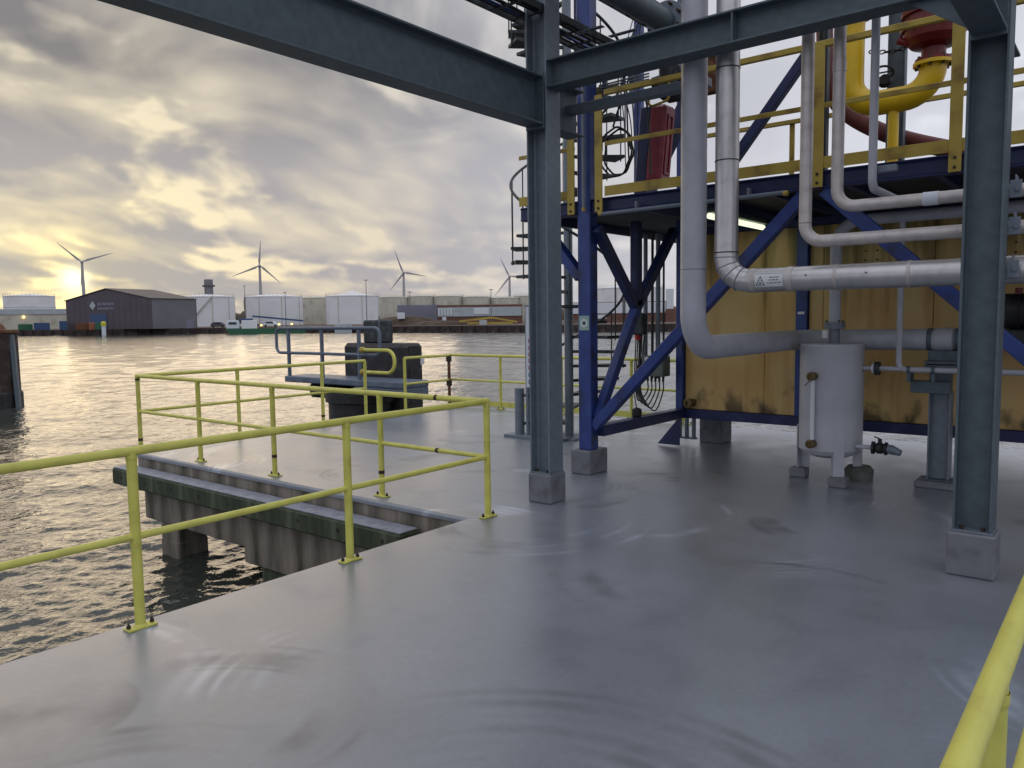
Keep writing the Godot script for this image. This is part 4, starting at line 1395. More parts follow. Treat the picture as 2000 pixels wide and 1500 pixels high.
# ------------------------------------------------------------------ blue skid with panels and walkway
func build_skid() -> void:
	var U := Vector3.UP
	var X := Vector3.RIGHT
	concrete_block("concrete block under the blue corner post", Vector3(-0.49, 0, -2.33), Vector3(-0.235, 0.262, -1.97))
	concrete_block("concrete block under the second blue post, right of the right column", Vector3(4.45, 0, -2.24), Vector3(4.71, 0.262, -1.97))
	concrete_block("concrete block under the corner of the yellow-panelled module", Vector3(-0.27, 0, -5.05), Vector3(0.05, 0.33, -4.72))
	var t := thing("blue_skid", "blue steel skid frame with ochre wall panels below a walkway", "equipment module", Vector3(1.5, 0.26, -3.2))
	var m := MB.new()
	m.box2(Vector3(-0.42, 0.262, -2.18), Vector3(-0.26, 6.6, -2.03), 0.008)
	var post := obj("corner_post", m, M.blue, t)
	m = MB.new()
	m.box2(Vector3(-0.40, 1.56, -2.0295), Vector3(-0.275, 1.715, -2.024), 0.001)
	var pl := obj("sign_plate", m, mat(s(146, 176, 168), 0.5), post)
	pl.set_meta("label", "pale green plate with a white ring and a dark dot")
	m = MB.new()
	m.lathe(Vector3(-0.3375, 1.637, -2.0238), Vector3.BACK, [Vector2(0.028, 0), Vector2(0.028, 0.002), Vector2(0.044, 0.002), Vector2(0.044, 0)], 28)
	obj("sign_ring", m, M.white, pl)
	m = MB.new()
	m.cyl(Vector3(-0.3375, 1.637, -2.0238), Vector3(-0.3375, 1.637, -2.0215), 0.017, 0.017, 20)
	obj("sign_dot", m, M.window, pl)
	# base frame
	m = MB.new()
	m.bar(Vector3(-0.25, 0.465, -2.181), Vector3(-0.22, 0.465, -4.10), 0.12, 0.12)
	obj("base_beam", m, M.blue_dark, t)
	m = MB.new()
	m.box2(Vector3(-0.28, 0.40, -4.24), Vector3(7.0, 0.515, -4.10), 0.005)
	obj("base_beam", m, M.blue_dark, t)
	m = MB.new()
	m.box2(Vector3(-0.28, 0.40, -6.1), Vector3(-0.16, 0.51, -4.2405), 0.005)
	obj("base_beam", m, M.blue_dark, t)
	m = MB.new()
	m.prism([Vector3(-0.30, 0.40, -4.2), Vector3(-0.30, 0.02, -4.2), Vector3(-0.62, 0.02, -4.2)], Vector3(0, 0, -0.012))
	obj("foot_gusset", m, M.blue_dark, t)
	# corner columns and intermediate posts of the module
	m = MB.new()
	m.box2(Vector3(-0.30, 0.5155, -4.22), Vector3(-0.205, 6.0, -4.08), 0.006)
	obj("module_post", m, M.blue, t)
	for x in [1.21, 4.05]:
		m = MB.new()
		m.box2(Vector3(x, 0.5155, -4.19), Vector3(x + 0.125, 2.74, -4.09), 0.006)
		obj("module_post", m, M.blue, t)
	m = MB.new()
	m.box2(Vector3(1.235, 1.70, -4.089), Vector3(1.31, 1.73, -4.085), 0.001)
	obj("white_sticker", m, M.white, t)
	# K bracing of the side frame
	var N := Vector3(-0.22, 1.80, -2.93)
	m = MB.new()
	m.box2(Vector3(-0.27, 1.83, -2.99), Vector3(-0.17, 2.78, -2.88), 0.006)
	obj("brace_post", m, M.blue_dark, t)
	for q in [[Vector3(-0.22, 2.64, -2.10), N], [Vector3(-0.22, 2.75, -3.86), N], [N, Vector3(-0.24, 0.60, -2.12)]]:
		m = MB.new()
		m.bar(q[0], q[1], 0.105, 0.10, X, 0.006)
		obj("brace", m, M.blue_dark if q[0] != N else M.blue, t)
	# big face braces
	for q in [[Vector3(-0.26, 0.52, -2.11), Vector3(1.97, 2.775, -2.11)], [Vector3(2.12, 2.775, -2.11), Vector3(4.5, 0.55, -2.11)]]:
		m = MB.new()
		m.bar(q[0], q[1], 0.11, 0.115, Vector3.BACK, 0.006)
		obj("face_brace", m, M.blue, t)
	m = MB.new()
	m.box2(Vector3(4.50, 0.262, -2.18), Vector3(4.66, 2.785, -2.03), 0.008)
	obj("corner_post", m, M.blue, t)
	m = MB.new()
	m.bar(Vector3(-0.421, 2.12, -2.11), Vector3(-0.98, 2.77, -2.11), 0.10, 0.14, Vector3.BACK, 0.006)
	obj("knee_brace", m, M.blue, t)
	# walkway: channel edge, soffit plate, cross joists
	m = MB.new()
	m.ibeam(Vector3(-1.2, 2.86, -2.10), Vector3(-0.421, 2.86, -2.10), U, 0.15, 0.1, 0.012, 0.09)
	obj("walkway_edge", m, M.blue_dark, t)
	m = MB.new()
	m.ibeam(Vector3(-0.259, 2.86, -2.07), Vector3(7.0, 2.86, -2.07), U, 0.15, 0.09, 0.012, 0.012)
	obj("walkway_edge", m, M.blue_dark, t)
	for x in [-1.16, 0.25, 0.9, 1.6, 2.3, 3.0, 3.7]:
		m = MB.new()
		m.box2(Vector3(x - 0.03, 2.79, -6.0), Vector3(x + 0.03, 2.885, -2.12), 0.003)
		obj("joist", m, M.blue_dark, t)
	m = MB.new()
	m.box2(Vector3(-1.2, 2.89, -6.1), Vector3(7.0, 2.905, -2.13), 0.002)
	obj("walkway_plate", m, M.soffit, t)
	m = MB.new()
	m.box2(Vector3(-0.2, 2.70, -4.23), Vector3(7.0, 2.7895, -4.10), 0.004)
	obj("head_beam", m, M.blue_dark, t)
	# panels, each a sheet with its own folded edges
	var xs := [-0.200, 0.83, 1.205]
	var right := [1.34, 1.50, 2.62, 4.045]
	var ids := [xs, right, [4.18, 5.1, 6.0, 6.95]]
	for run in ids:
		for i in run.size() - 1:
			m = MB.new()
			var dz: float = 0.004 * ((i * 7) % 2)
			m.box2(Vector3(run[i] + 0.002, 0.517, -4.205 + dz), Vector3(run[i + 1] - 0.002, 2.699, -4.150 + dz), 0.006)
			for j in m.v.size(): m.uv[j] = Vector2((m.v[j].x + 0.2) / 7.2, 1.0 - (m.v[j].y - 0.517) / 2.182)
			var pn := obj("wall_panel", m, M.panel, t)
			if run[i + 1] - run[i] > 0.4:
				for k in 3:
					for y in [2.38, 2.28]:
						if k == 2 and y < 2.3: continue
						m = MB.new()
						var bx: float = lerpf(run[i], run[i + 1], 0.5) + (k - 1) * 0.12
						if k != 1 and i % 2 == 0: continue
						m.cyl(Vector3(bx, y, -4.151 + dz), Vector3(bx, y, -4.140 + dz), 0.011, 0.011, 8)
						obj("bolt", m, M.bolt, pn)
	m = MB.new()
	m.box2(Vector3(-0.2, 0.53, -6.0), Vector3(6.95, 2.69, -4.26), 0.02)
	obj("module_core", m, M.soffit, t)
	# conduit tube along the walkway edge
	m = MB.new()
	m.tube([Vector3(-0.10, 2.762, -1.985), Vector3(1.82, 2.775, -1.985)], 0.02, 14)
	var cd := obj("conduit", m, M.galv, t)
	for x in [-0.10, 1.82]:
		m = MB.new()
		m.cyl(Vector3(x - 0.02, 2.768, -1.985), Vector3(x + 0.02, 2.768, -1.985), 0.024)
		obj("yellow_cap", m, M.mustard, cd)
	for x in [0.32, 1.48]:
		m = MB.new()
		m.box2(Vector3(x - 0.012, 2.775, -2.03), Vector3(x + 0.012, 2.85, -1.972), 0.002)
		obj("clip", m, M.galv, cd)
	# upper posts and dark diagonals above the walkway
	m = MB.new()
	m.box2(Vector3(-0.92, 2.906, -4.2), Vector3(-0.82, 6.2, -4.1), 0.006)
	obj("upper_post", m, M.blue, t)
	m = MB.new()
	m.bar(Vector3(-0.62, 2.95, -3.6), Vector3(0.30, 4.55, -3.6), 0.16, 0.16, Vector3.BACK, 0.006)
	obj("upper_brace", m, M.blue_dark, t)
	m = MB.new()
	m.bar(Vector3(0.30, 3.40, -4.15), Vector3(1.35, 4.70, -4.15), 0.11, 0.11, Vector3.BACK, 0.006)
	obj("upper_brace", m, M.blue_dark, t)
	m = MB.new()
	m.box2(Vector3(-0.56, 3.9, -2.30), Vector3(-0.44, 6.6, -2.19), 0.006)
	obj("upper_post", m, M.blue_dark, t)
	for q in [[1.63, -3.6, 0.09], [2.335, -3.6, 0.16]]:
		m = MB.new()
		m.ibeam(Vector3(q[0], 2.906, q[1]), Vector3(q[0], 6.0, q[1]), Vector3.RIGHT, q[2], 0.1, 0.012, 0.01)
		obj("upper_column", m, M.dark_steel if q[0] < 2 else M.galv_green, t)
	# tubular lamp under the walkway: its glass glows
	t = thing("tube_lamp", "lit fluorescent tube lamp under the walkway, half hidden by the clad pipe", "lamp", Vector3(0.87, 2.72, -3.2))
	m = MB.new()
	m.box2(Vector3(0.80, 2.735, -3.98), Vector3(0.94, 2.788, -2.45), 0.01)
	obj("housing", m, M.box_grey, t)
	m = MB.new()
	m.tube([Vector3(0.87, 2.703, -3.94), Vector3(0.87, 2.703, -2.49)], 0.03, 16)
	var lm := mat(s(235, 255, 220), 0.4)
	lm.emission_enabled = true; lm.emission = s(246, 255, 218); lm.emission_energy_multiplier = 0.8
	obj("lamp_tube", m, lm, t)
	var al := AreaLight3D.new()
	al.name = "lamp_light"
	al.set("area_size", Vector2(0.06, 1.4))
	al.light_color = s(240, 255, 220); al.light_energy = 0.12; al.set("area_range", 8.0)
	t.add_child(al)
	al.position = Vector3(0, -0.056, 0)
	al.rotation = Vector3(-PI / 2, 0, 0)
	al.shadow_enabled = true

func build_walkway_rails() -> void:
	var U := Vector3.UP
	var t := thing("walkway_railing", "mustard yellow flat-bar railing with kick plate along the front of the blue walkway", "railing", Vector3(1.5, 2.9, -2.0), "mustard railings on the blue walkway")
	var m := MB.new()
	for sg in [[-0.06, 7.0], [-1.18, -0.43]]:
		m = MB.new()
		m.box2(Vector3(sg[0], 2.945, -2.005), Vector3(sg[1], 3.045, -1.997), 0.002)
		obj("kick_plate", m, M.mustard, t)
		m = MB.new()
		m.bar(Vector3(sg[0], 3.475, -2.005), Vector3(sg[1], 3.475, -2.005), 0.012, 0.045)
		obj("mid_rail", m, M.mustard, t)
		m = MB.new()
		m.bar(Vector3(sg[0], 3.985, -2.01), Vector3(sg[1], 3.985, -2.01), 0.05, 0.05)
		obj("top_rail", m, M.mustard, t)
	for x in [-0.47, -0.125, 2.09, 3.135, 5.2]:
		m = MB.new()
		m.box2(Vector3(x - 0.045, 2.79, -1.996), Vector3(x + 0.045, 3.97, -1.982), 0.002)
		m.box2(Vector3(x - 0.045, 2.95, -2.045), Vector3(x - 0.033, 3.96, -2.0062), 0.001)
		var p := obj("post", m, M.mustard, t)
		for y in [2.825, 2.90]:
			m = MB.new()
			m.cyl(Vector3(x, y, -1.9825), Vector3(x, y, -1.970), 0.013, 0.013, 6)
			obj("bolt", m, M.bolt, p)
	t = thing("walkway_railing", "mustard yellow railing at the back of the walkway, seen against the sky", "railing", Vector3(1.5, 2.9, -4.6), "mustard railings on the blue walkway")
	m = MB.new()
	m.bar(Vector3(-1.1, 4.00, -4.6), Vector3(7.0, 4.00, -4.6), 0.045, 0.05)
	obj("top_rail", m, M.mustard, t)
	m = MB.new()
	m.bar(Vector3(-1.1, 3.0, -4.6), Vector3(7.0, 3.0, -4.6), 0.01, 0.1)
	obj("kick_plate", m, M.mustard, t)
	for x in [-1.08, 0.95, 3.0, 5.0]:
		m = MB.new()
		m.box2(Vector3(x - 0.03, 2.906, -4.64), Vector3(x + 0.03, 3.98, -4.62), 0.002)
		obj("post", m, M.mustard, t)

func build_walkway_gear() -> void:
	var U := Vector3.UP
	# yellow U pipe with its red valve
	var t := thing("yellow_pipe", "bright yellow pipe bent in a U above the walkway, with a bolted flange", "pipe", Vector3(2.45, 2.9, -3.0))
	var m := MB.new()
	var dirv := Vector3(1, 0, 0)
	m.tube(bent([Vector3(2.07, 5.2, -3.0), Vector3(2.07, 3.66, -3.0), Vector3(2.77, 3.66, -3.0), Vector3(2.77, 3.92, -3.0)], 0.24, 9), 0.112, 28)
	obj("tube", m, M.pipe_yellow, t)
	m = MB.new()
	m.cyl(Vector3(2.45, 2.91, -3.0), Vector3(2.45, 3.60, -3.0), 0.047, 0.047, 20)
	obj("support_leg", m, M.pipe_yellow, t)
	m = MB.new()
	m.cyl(Vector3(2.77, 3.905, -3.0), Vector3(2.77, 3.935, -3.0), 0.165, 0.165, 28)
	var fl := obj("flange", m, M.pipe_yellow, t)
	m = MB.new()
	m.cyl(Vector3(2.07, 4.47, -3.0), Vector3(2.07, 4.50, -3.0), 0.17, 0.17, 28)
	obj("flange", m, M.pipe_yellow, t)
	for k in 8:
		m = MB.new()
		var a := TAU * k / 8
		m.cyl(Vector3(2.77 + cos(a) * 0.138, 3.885, -3 + sin(a) * 0.138), Vector3(2.77 + cos(a) * 0.138, 3.98, -3 + sin(a) * 0.138), 0.014, 0.014, 6)
		obj("bolt", m, M.bolt, fl)
	t = thing("red_valve", "dark red bulbous valve bolted on top of the yellow pipe", "valve", Vector3(2.77, 3.94, -3.0))
	m = MB.new()
	m.lathe(Vector3(2.77, 3.936, -3.0), U, [Vector2(0.15, 0), Vector2(0.15, 0.03), Vector2(0.10, 0.035), Vector2(0.10, 0.12), Vector2(0.192, 0.145), Vector2(0.243, 0.20), Vector2(0.254, 0.27), Vector2(0.277, 0.275), Vector2(0.277, 0.315), Vector2(0.249, 0.32), Vector2(0.243, 0.40), Vector2(0.271, 0.405), Vector2(0.271, 0.44), Vector2(0.215, 0.45), Vector2(0.175, 0.53), Vector2(0.08, 0.58), Vector2(0, 0.585)], 36)
	obj("body", m, M.red, t)
	for k in 10:
		m = MB.new()
		var a := TAU * k / 10 + 0.2
		m.cyl(Vector3(2.77 + cos(a) * 0.262, 4.195, -3 + sin(a) * 0.262), Vector3(2.77 + cos(a) * 0.262, 4.265, -3 + sin(a) * 0.262), 0.013, 0.013, 6)
		obj("bolt", m, M.red, t)
	for q in [Vector3(-0.24, 0.19, 0.08), Vector3(0.22, 0.19, 0.06)]:
		m = MB.new()
		m.cyl(Vector3(2.77, 3.936, -3) + q * Vector3(0.8, 1, 0.8), Vector3(2.77, 3.936, -3) + q * 1.18, 0.035, 0.03, 12)
		obj("side_port", m, M.red, t)
	t = thing("red_hose", "thick dull red hose sagging behind the yellow U pipe", "hose", Vector3(2.2, 3.3, -3.8))
	m = MB.new()
	m.tube(smooth_line([Vector3(1.56, 4.9, -3.8), Vector3(1.58, 4.42, -3.8), Vector3(1.65, 4.05, -3.8), Vector3(1.82, 3.80, -3.8), Vector3(2.12, 3.58, -3.8), Vector3(2.45, 3.42, -3.8), Vector3(2.85, 3.27, -3.8), Vector3(3.3, 3.1, -3.8)], 6), 0.085, 20)
	obj("tube", m, M.hose_red, t)
	t = thing("chain", "small dark chain hanging between the yellow pipe and the columns behind it", "chain", Vector3(2.4, 4.2, -3.2))
	for k in 12:
		m = MB.new()
		var p := Vector3(2.2 + 0.045 * k, 4.20 - 0.06 * sin(PI * k / 11.0) + 0.05 * k / 11.0, -3.2)
		var ln := []
		for j in 9:
			var a := TAU * j / 8
			ln.append(p + (Vector3(cos(a) * 0.03, sin(a) * 0.017, 0) if k % 2 == 0 else Vector3(cos(a) * 0.03, 0, sin(a) * 0.017)))
		m.tube(ln, 0.006, 6, false)
		obj("link", m, M.black, t)
	t = thing("black_valve", "black handwheel valve between the yellow pipe's legs", "valve", Vector3(2.28, 4.0, -3.4))
	m = MB.new()
	m.lathe(Vector3(2.27, 3.96, -3.42), Vector3(0.1, 0.2, 1), [Vector2(0, -0.04), Vector2(0.05, -0.04), Vector2(0.07, 0.0), Vector2(0.05, 0.05), Vector2(0, 0.05)], 16)
	obj("body", m, M.black, t)
	m = MB.new()
	var ln := []
	for j in 25: ln.append(Vector3(2.27, 4.03, -3.36) + Vector3(cos(TAU * j / 24) * 0.085, sin(TAU * j / 24) * 0.04, sin(TAU * j / 24) * 0.07))
	m.tube(ln, 0.011, 8, false)
	m.cyl(Vector3(2.19, 4.03, -3.36), Vector3(2.35, 4.03, -3.36), 0.008)
	obj("handwheel", m, M.black, t)
	# maroon cabinet with a recessed frame
	t = thing("maroon_cabinet", "narrow maroon cabinet with an oblong recess, leaning behind the big grey pipe", "cabinet", Vector3(0.07, 2.95, -3.0))
	var bs := Basis(Vector3(0, 0, 1), -0.09)
	m = MB.new()
	m.box(Vector3(0.05, 3.60, -3.0), Vector3(0.19, 0.84, 0.26), bs, 0.03)
	obj("case", m, M.maroon, t)
	m = MB.new()
	for q in [[0.0, 0.31, 0.12, 0.03], [0.0, -0.31, 0.12, 0.03], [0.05, 0, 0.025, 0.62], [-0.05, 0, 0.025, 0.62]]:
		m.box(Vector3(0.05, 3.60, -3.0) + bs * Vector3(0.101, q[1], q[0]), Vector3(0.016, q[3], q[2]), bs, 0.004)
	obj("front_frame", m, M.maroon, t)
	m = MB.new()
	m.box(Vector3(-0.12, 3.55, -3.05), Vector3(0.14, 0.95, 0.3), bs, 0.01)
	obj("back_box", m, M.blue_dark, t)
	# hose coil and hooks behind the walkway post
	t = thing("hose_coil", "black hose coiled in a round loop behind the mustard post", "hose", Vector3(-0.19, 3.2, -2.45))
	for k in 2:
		m = MB.new()
		ln = []
		for j in 29: ln.append(Vector3(-0.18 + 0.02 * k, 3.47, -2.42 - 0.03 * k) + Vector3(cos(TAU * j / 28) * (0.19 - 0.012 * k), sin(TAU * j / 28) * (0.26 - 0.02 * k), 0.02 * sin(j * 1.3)))
		m.tube(ln, 0.011, 8, false)
		obj("turn", m, M.cable, t)
	m = MB.new()
	m.tube(smooth_line([Vector3(-0.2, 3.73, -2.4), Vector3(-0.1, 3.95, -2.4), Vector3(0.08, 4.05, -2.45), Vector3(0.16, 3.9, -2.5), Vector3(0.2, 3.2, -2.5)], 6), 0.011, 8)
	obj("tail", m, M.cable, t)
	# instrument tubes and cable tray bits in the knot above the walkway
	t = thing("instrument_rack", "small galvanised instrument rack with thin tubes behind the cross beam", "instrument rack", Vector3(0, 4.0, -2.6))
	m = MB.new()
	for q in [[-0.25, 4.02, 4.30], [0.08, 4.0, 4.34]]:
		m.box2(Vector3(q[0] - 0.025, q[1], -2.34), Vector3(q[0] + 0.025, q[2], -2.30), 0.003)
	obj("upright", m, M.galv, t)
	m = MB.new()
	m.box2(Vector3(-0.50, 4.08, -2.36), Vector3(-0.10, 4.17, -2.345), 0.003)
	obj("yellow_bar", m, M.mustard, t)
	for k in 3:
		m = MB.new()
		m.tube([Vector3(-0.3, 4.10 + 0.028 * k, -2.28), Vector3(0.3, 4.11 + 0.028 * k, -2.28)], 0.009, 8)
		obj("tube", m, M.galv, t)
	for k in 5:
		m = MB.new()
		var x := -0.16 + 0.04 * k
		m.tube(smooth_line([Vector3(x, 3.3 + 0.1 * (k % 3), -2.6), Vector3(x + 0.01, 3.8, -2.55), Vector3(x + 0.05 * sin(k * 2.1), 4.2, -2.5), Vector3(x + 0.12 * sin(k * 1.3), 4.6, -2.6), Vector3(x + 0.1, 5.1, -2.7)], 5), 0.006 + 0.003 * (k % 2), 6)
		obj("tube", m, M.cable if k % 3 else M.galv, t)
	t = thing("gear_box", "dark valve actuator with a rusty plate, above the maroon cabinet", "actuator", Vector3(0.9, 4.2, -2.7))
	m = MB.new()
	m.box2(Vector3(0.20, 4.00, -2.9), Vector3(0.42, 4.35, -2.65), 0.03)
	m.cyl(Vector3(0.1, 4.2, -2.75), Vector3(0.55, 4.25, -2.75), 0.07, 0.07, 16)
	obj("housing", m, M.dark_steel, t)
	m = MB.new()
	m.box2(Vector3(0.48, 4.02, -2.95), Vector3(0.86, 4.75, -2.85), 0.01)
	obj("back_plate", m, M.rust, t)
	m = MB.new()
	m.tube(bent([Vector3(0.12, 4.02, -2.6), Vector3(0.12, 3.92, -2.6), Vector3(0.36, 3.96, -2.6), Vector3(0.36, 4.14, -2.6)], 0.05), 0.014, 8)
	obj("guard_rail", m, M.mustard, t)
	t = thing("roof_pipe", "fat dull grey pipe with a bolted flange overhead, top centre of the picture", "pipe", Vector3(0.8, 4.35, -0.6))
	m = MB.new()
	m.cyl(Vector3(0.70, 4.42, 4.0), Vector3(0.76, 4.42, -1.75), 0.10, 0.10, 28)
	obj("tube", m, M.galv_green, t)
	m = MB.new()
	m.cyl(Vector3(0.76, 4.42, -1.75), Vector3(0.76, 4.42, -1.79), 0.19, 0.19, 28)
	m.cyl(Vector3(0.76, 4.42, -1.80), Vector3(0.76, 4.42, -1.84), 0.19, 0.19, 28)
	var rf := obj("flange", m, M.galv, t)
	for k in 8:
		m = MB.new()
		var a := TAU * (k + 0.5) / 8
		m.cyl(Vector3(0.76 + cos(a) * 0.155, 4.42 + sin(a) * 0.155, -1.70), Vector3(0.76 + cos(a) * 0.155, 4.42 + sin(a) * 0.155, -1.88), 0.014, 0.014, 6)
		obj("bolt", m, M.bolt, rf)
	m = MB.new()
	m.tube(bent([Vector3(0.76, 4.42, -1.84), Vector3(0.76, 4.42, -2.25), Vector3(0.76, 5.6, -2.25)], 0.2), 0.10, 24)
	obj("riser", m, M.galv_green, t)
	# perforated brackets under the trays
	t = thing("perforated_bracket", "pair of galvanised perforated brackets under the cable trays", "bracket", Vector3(0.45, 4.3, -1.4))
	for q in [[0.34, -1.25], [0.52, -1.52]]:
		m = MB.new()
		m.box2(Vector3(q[0] - 0.22, 4.325, q[1] - 0.03), Vector3(q[0] + 0.06, 4.332, q[1] + 0.03), 0.001)
		var bb := obj("strip", m, M.galv, t)
		for k in 4:
			m = MB.new()
			m.cyl(Vector3(q[0] - 0.18 + k * 0.06, 4.3235, q[1]), Vector3(q[0] - 0.18 + k * 0.06, 4.3245, q[1]), 0.014, 0.014, 10)
			obj("hole", m, M.black, bb)
	# cable ladders running overhead
	for e in [[-0.21, 0.14, "left", 4.36], [0.28, 0.60, "right", 4.62]]:
		t = thing("cable_tray", "dark cable ladder overhead, %s one of the pair at the top of the picture" % e[2], "cable tray", Vector3(e[0], e[3], -0.5), "cable trays overhead")
		for x in [e[0], e[1]]:
			m = MB.new()
			m.box2(Vector3(x - 0.008, e[3], -2.6), Vector3(x + 0.008, e[3] + 0.06, 6.0), 0.001)
			obj("side_rail", m, M.dark_steel, t)
		for k in 28:
			m = MB.new()
			var z := -2.5 + 0.3 * k
			m.box2(Vector3(e[0] + 0.009, e[3] + 0.005, z - 0.015), Vector3(e[1] - 0.009, e[3] + 0.02, z + 0.015), 0.001)
			obj("rung", m, M.dark_steel, t)
		for k in 6:
			m = MB.new()
			var x: float = e[0] + 0.045 + 0.048 * k
			if k == 3 and e[2] == "left": continue
			var pts := []
			for j in 20: pts.append(Vector3(x + 0.012 * sin(j * 1.7 + k * 2.0), e[3] + 0.035 + 0.006 * sin(j * 2.3 + k), -2.6 + j * 0.45))
			m.tube(pts, 0.012 + 0.003 * (k % 3), 8)
			obj("cable", m, M.cable_blue if k == 1 else M.cable, t)
	# two guard posts of the ladder cage left of the blue post
	t = thing("pipe_riser", "thin grey upright pipe in front of the blue corner post, ending in a yellow tip", "pipe", Vector3(-0.29, 2.8, -1.98))
	m = MB.new()
	m.tube([Vector3(-0.305, 2.83, -1.98), Vector3(-0.305, 4.2, -1.98)], 0.017, 12)
	obj("tube", m, M.galv, t)
	m = MB.new()
	m.cyl(Vector3(-0.305, 2.81, -1.98), Vector3(-0.305, 2.85, -1.98), 0.02)
	obj("yellow_tip", m, M.mustard, t)
	t = thing("pipe_riser", "pale lilac-grey upright pipe left of the blue post at the top of the picture", "pipe", Vector3(-0.55, 3.0, -1.95))
	m = MB.new()
	m.tube([Vector3(-0.60, 2.95, -1.93), Vector3(-0.60, 6.0, -1.93)], 0.024, 12)
	obj("tube", m, M.grey_paint, t)

func build_cabinets() -> void:
	var U := Vector3.UP
	# junction box by the corner of the module with its cables
	var t := thing("junction_box", "grey-green junction box with cables hanging out below, left of the panelled wall", "junction box", Vector3(-0.4, 0.9, -3.7))
	var m := MB.new()
	m.box2(Vector3(-0.62, 0.94, -3.98), Vector3(-0.32, 1.20, -3.78), 0.012)
	obj("case", m, M.box_grey, t)
	m = MB.new()
	m.box2(Vector3(-0.58, 1.14, -3.779), Vector3(-0.53, 1.19, -3.775), 0.001)
	obj("white_sticker", m, M.white, t)
	for k in 5:
		m = MB.new()
		m.cyl(Vector3(-0.59 + 0.055 * k, 0.87, -3.88), Vector3(-0.59 + 0.055 * k, 0.939, -3.88), 0.016, 0.016, 8)
		obj("gland", m, M.black, t)
		m = MB.new()
		var x := -0.59 + 0.055 * k
		m.tube(smooth_line([Vector3(x, 0.88, -3.88), Vector3(x, 0.74, -3.87), Vector3(x - 0.10, 0.62 - 0.03 * k, -3.84), Vector3(-0.74 + 0.02 * k, 0.70, -3.85), Vector3(-0.78 + 0.025 * k, 1.0, -3.88), Vector3(-0.76 + 0.03 * k, 1.6, -3.9)], 6), 0.009, 8)
		obj("cable", m, M.cable, t)
	t = thing("cable_pole", "cluster of thin upright conduits behind the blue K-brace", "conduit", Vector3(-0.6, 0.5, -4.0))
	for q in [[-0.78, 0.02], [-0.70, 0.028], [-0.60, 0.018], [-0.52, 0.03], [-0.44, 0.014]]:
		m = MB.new()
		m.tube([Vector3(q[0], 0.9, -4.02), Vector3(q[0], 2.75, -4.02)], q[1], 10)
		obj("conduit", m, M.galv if q[1] > 0.02 else M.dark_steel, t)
	t = thing("alarm_box", "small dark box with a red button hanging below the K-brace", "alarm box", Vector3(-0.8, 1.4, -3.7))
	m = MB.new()
	m.box2(Vector3(-0.72, 1.47, -3.82), Vector3(-0.56, 1.74, -3.68), 0.015)
	obj("case", m, M.dark_steel, t)
	m = MB.new()
	m.cyl(Vector3(-0.66, 1.40, -3.75), Vector3(-0.66, 1.469, -3.75), 0.035, 0.04, 12)
	obj("red_button", m, mat(s(170, 32, 24), 0.4), t)
	m = MB.new()
	m.tube(smooth_line([Vector3(-0.6, 1.47, -3.75), Vector3(-0.6, 1.2, -3.72), Vector3(-0.64, 0.9, -3.6), Vector3(-0.30, 0.72, -3.05), Vector3(-0.25, 0.56, -3.02)], 6), 0.007, 6)
	obj("lead", m, M.cable, t)
	t = thing("cable_plug", "black plug standing on the blue base beam at the end of a cable", "plug", Vector3(-0.25, 0.53, -3.0))
	m = MB.new()
	m.lathe(Vector3(-0.25, 0.5265, -3.0), U, [Vector2(0, 0), Vector2(0.05, 0), Vector2(0.058, 0.03), Vector2(0.058, 0.09), Vector2(0.02, 0.11), Vector2(0, 0.11)], 14)
	obj("body", m, M.black, t)
	t = thing("wall_port", "round brass port on the lower left corner of the ochre wall", "port", Vector3(-0.1, 0.6, -4.1))
	m = MB.new()
	m.lathe(Vector3(-0.08, 0.60, -4.145), Vector3(-0.25, 0, 1), [Vector2(0.05, 0), Vector2(0.05, 0.10), Vector2(0.066, 0.10), Vector2(0.066, 0.125), Vector2(0.03, 0.13), Vector2(0.028, 0.11), Vector2(0, 0.11)], 20)
	obj("cap", m, M.brass, t)
	t = thing("drain_pipes", "short drain stubs under the corner of the skid", "drain stub", Vector3(-0.2, 0.1, -4.3))
	for k in 3:
		m = MB.new()
		m.cyl(Vector3(-0.42 + 0.10 * k, 0.08, -4.45), Vector3(-0.42 + 0.10 * k, 0.399, -4.45), 0.028, 0.028, 14)
		m.cyl(Vector3(-0.42 + 0.10 * k, 0.08, -4.45), Vector3(-0.42 + 0.10 * k, 0.10, -4.45), 0.05, 0.05, 14)
		obj("stub", m, M.galv, t)
	# dark pump drive seen right of the column
	t = thing("pump_motor", "black motor drive behind the right column at the frame's edge", "motor", Vector3(3.5, 1.5, -3.7))
	m = MB.new()
	m.cyl(Vector3(3.30, 1.70, -3.75), Vector3(3.95, 1.70, -3.75), 0.17, 0.17, 24)
	m.cyl(Vector3(3.24, 1.70, -3.75), Vector3(3.32, 1.70, -3.75), 0.12, 0.14, 20)
	obj("casing", m, M.black, t)
	m = MB.new()
	m.box2(Vector3(3.33, 1.36, -3.95), Vector3(3.8, 1.53, -3.6), 0.02)
	obj("cradle", m, M.dark_steel, t)
	for k in 5:
		m = MB.new()
		m.lathe(Vector3(3.42 + 0.09 * k, 1.70, -3.75), Vector3.RIGHT, [Vector2(0.168, 0), Vector2(0.195, 0.003), Vector2(0.195, 0.012), Vector2(0.168, 0.015)], 24)
		obj("fin", m, M.black, t)
	m = MB.new()
	m.cyl(Vector3(3.42, 1.86, -3.66), Vector3(3.42, 1.92, -3.66), 0.03, 0.03, 12)
	obj("rust_red_cap", m, M.hose_red, t)
	# insulated elbow at the right edge
	t = thing("insulated_elbow", "fat grey insulated elbow at the right edge of the picture, above the clad pipe", "pipe", Vector3(4.0, 2.9, -1.6))
	m = MB.new()
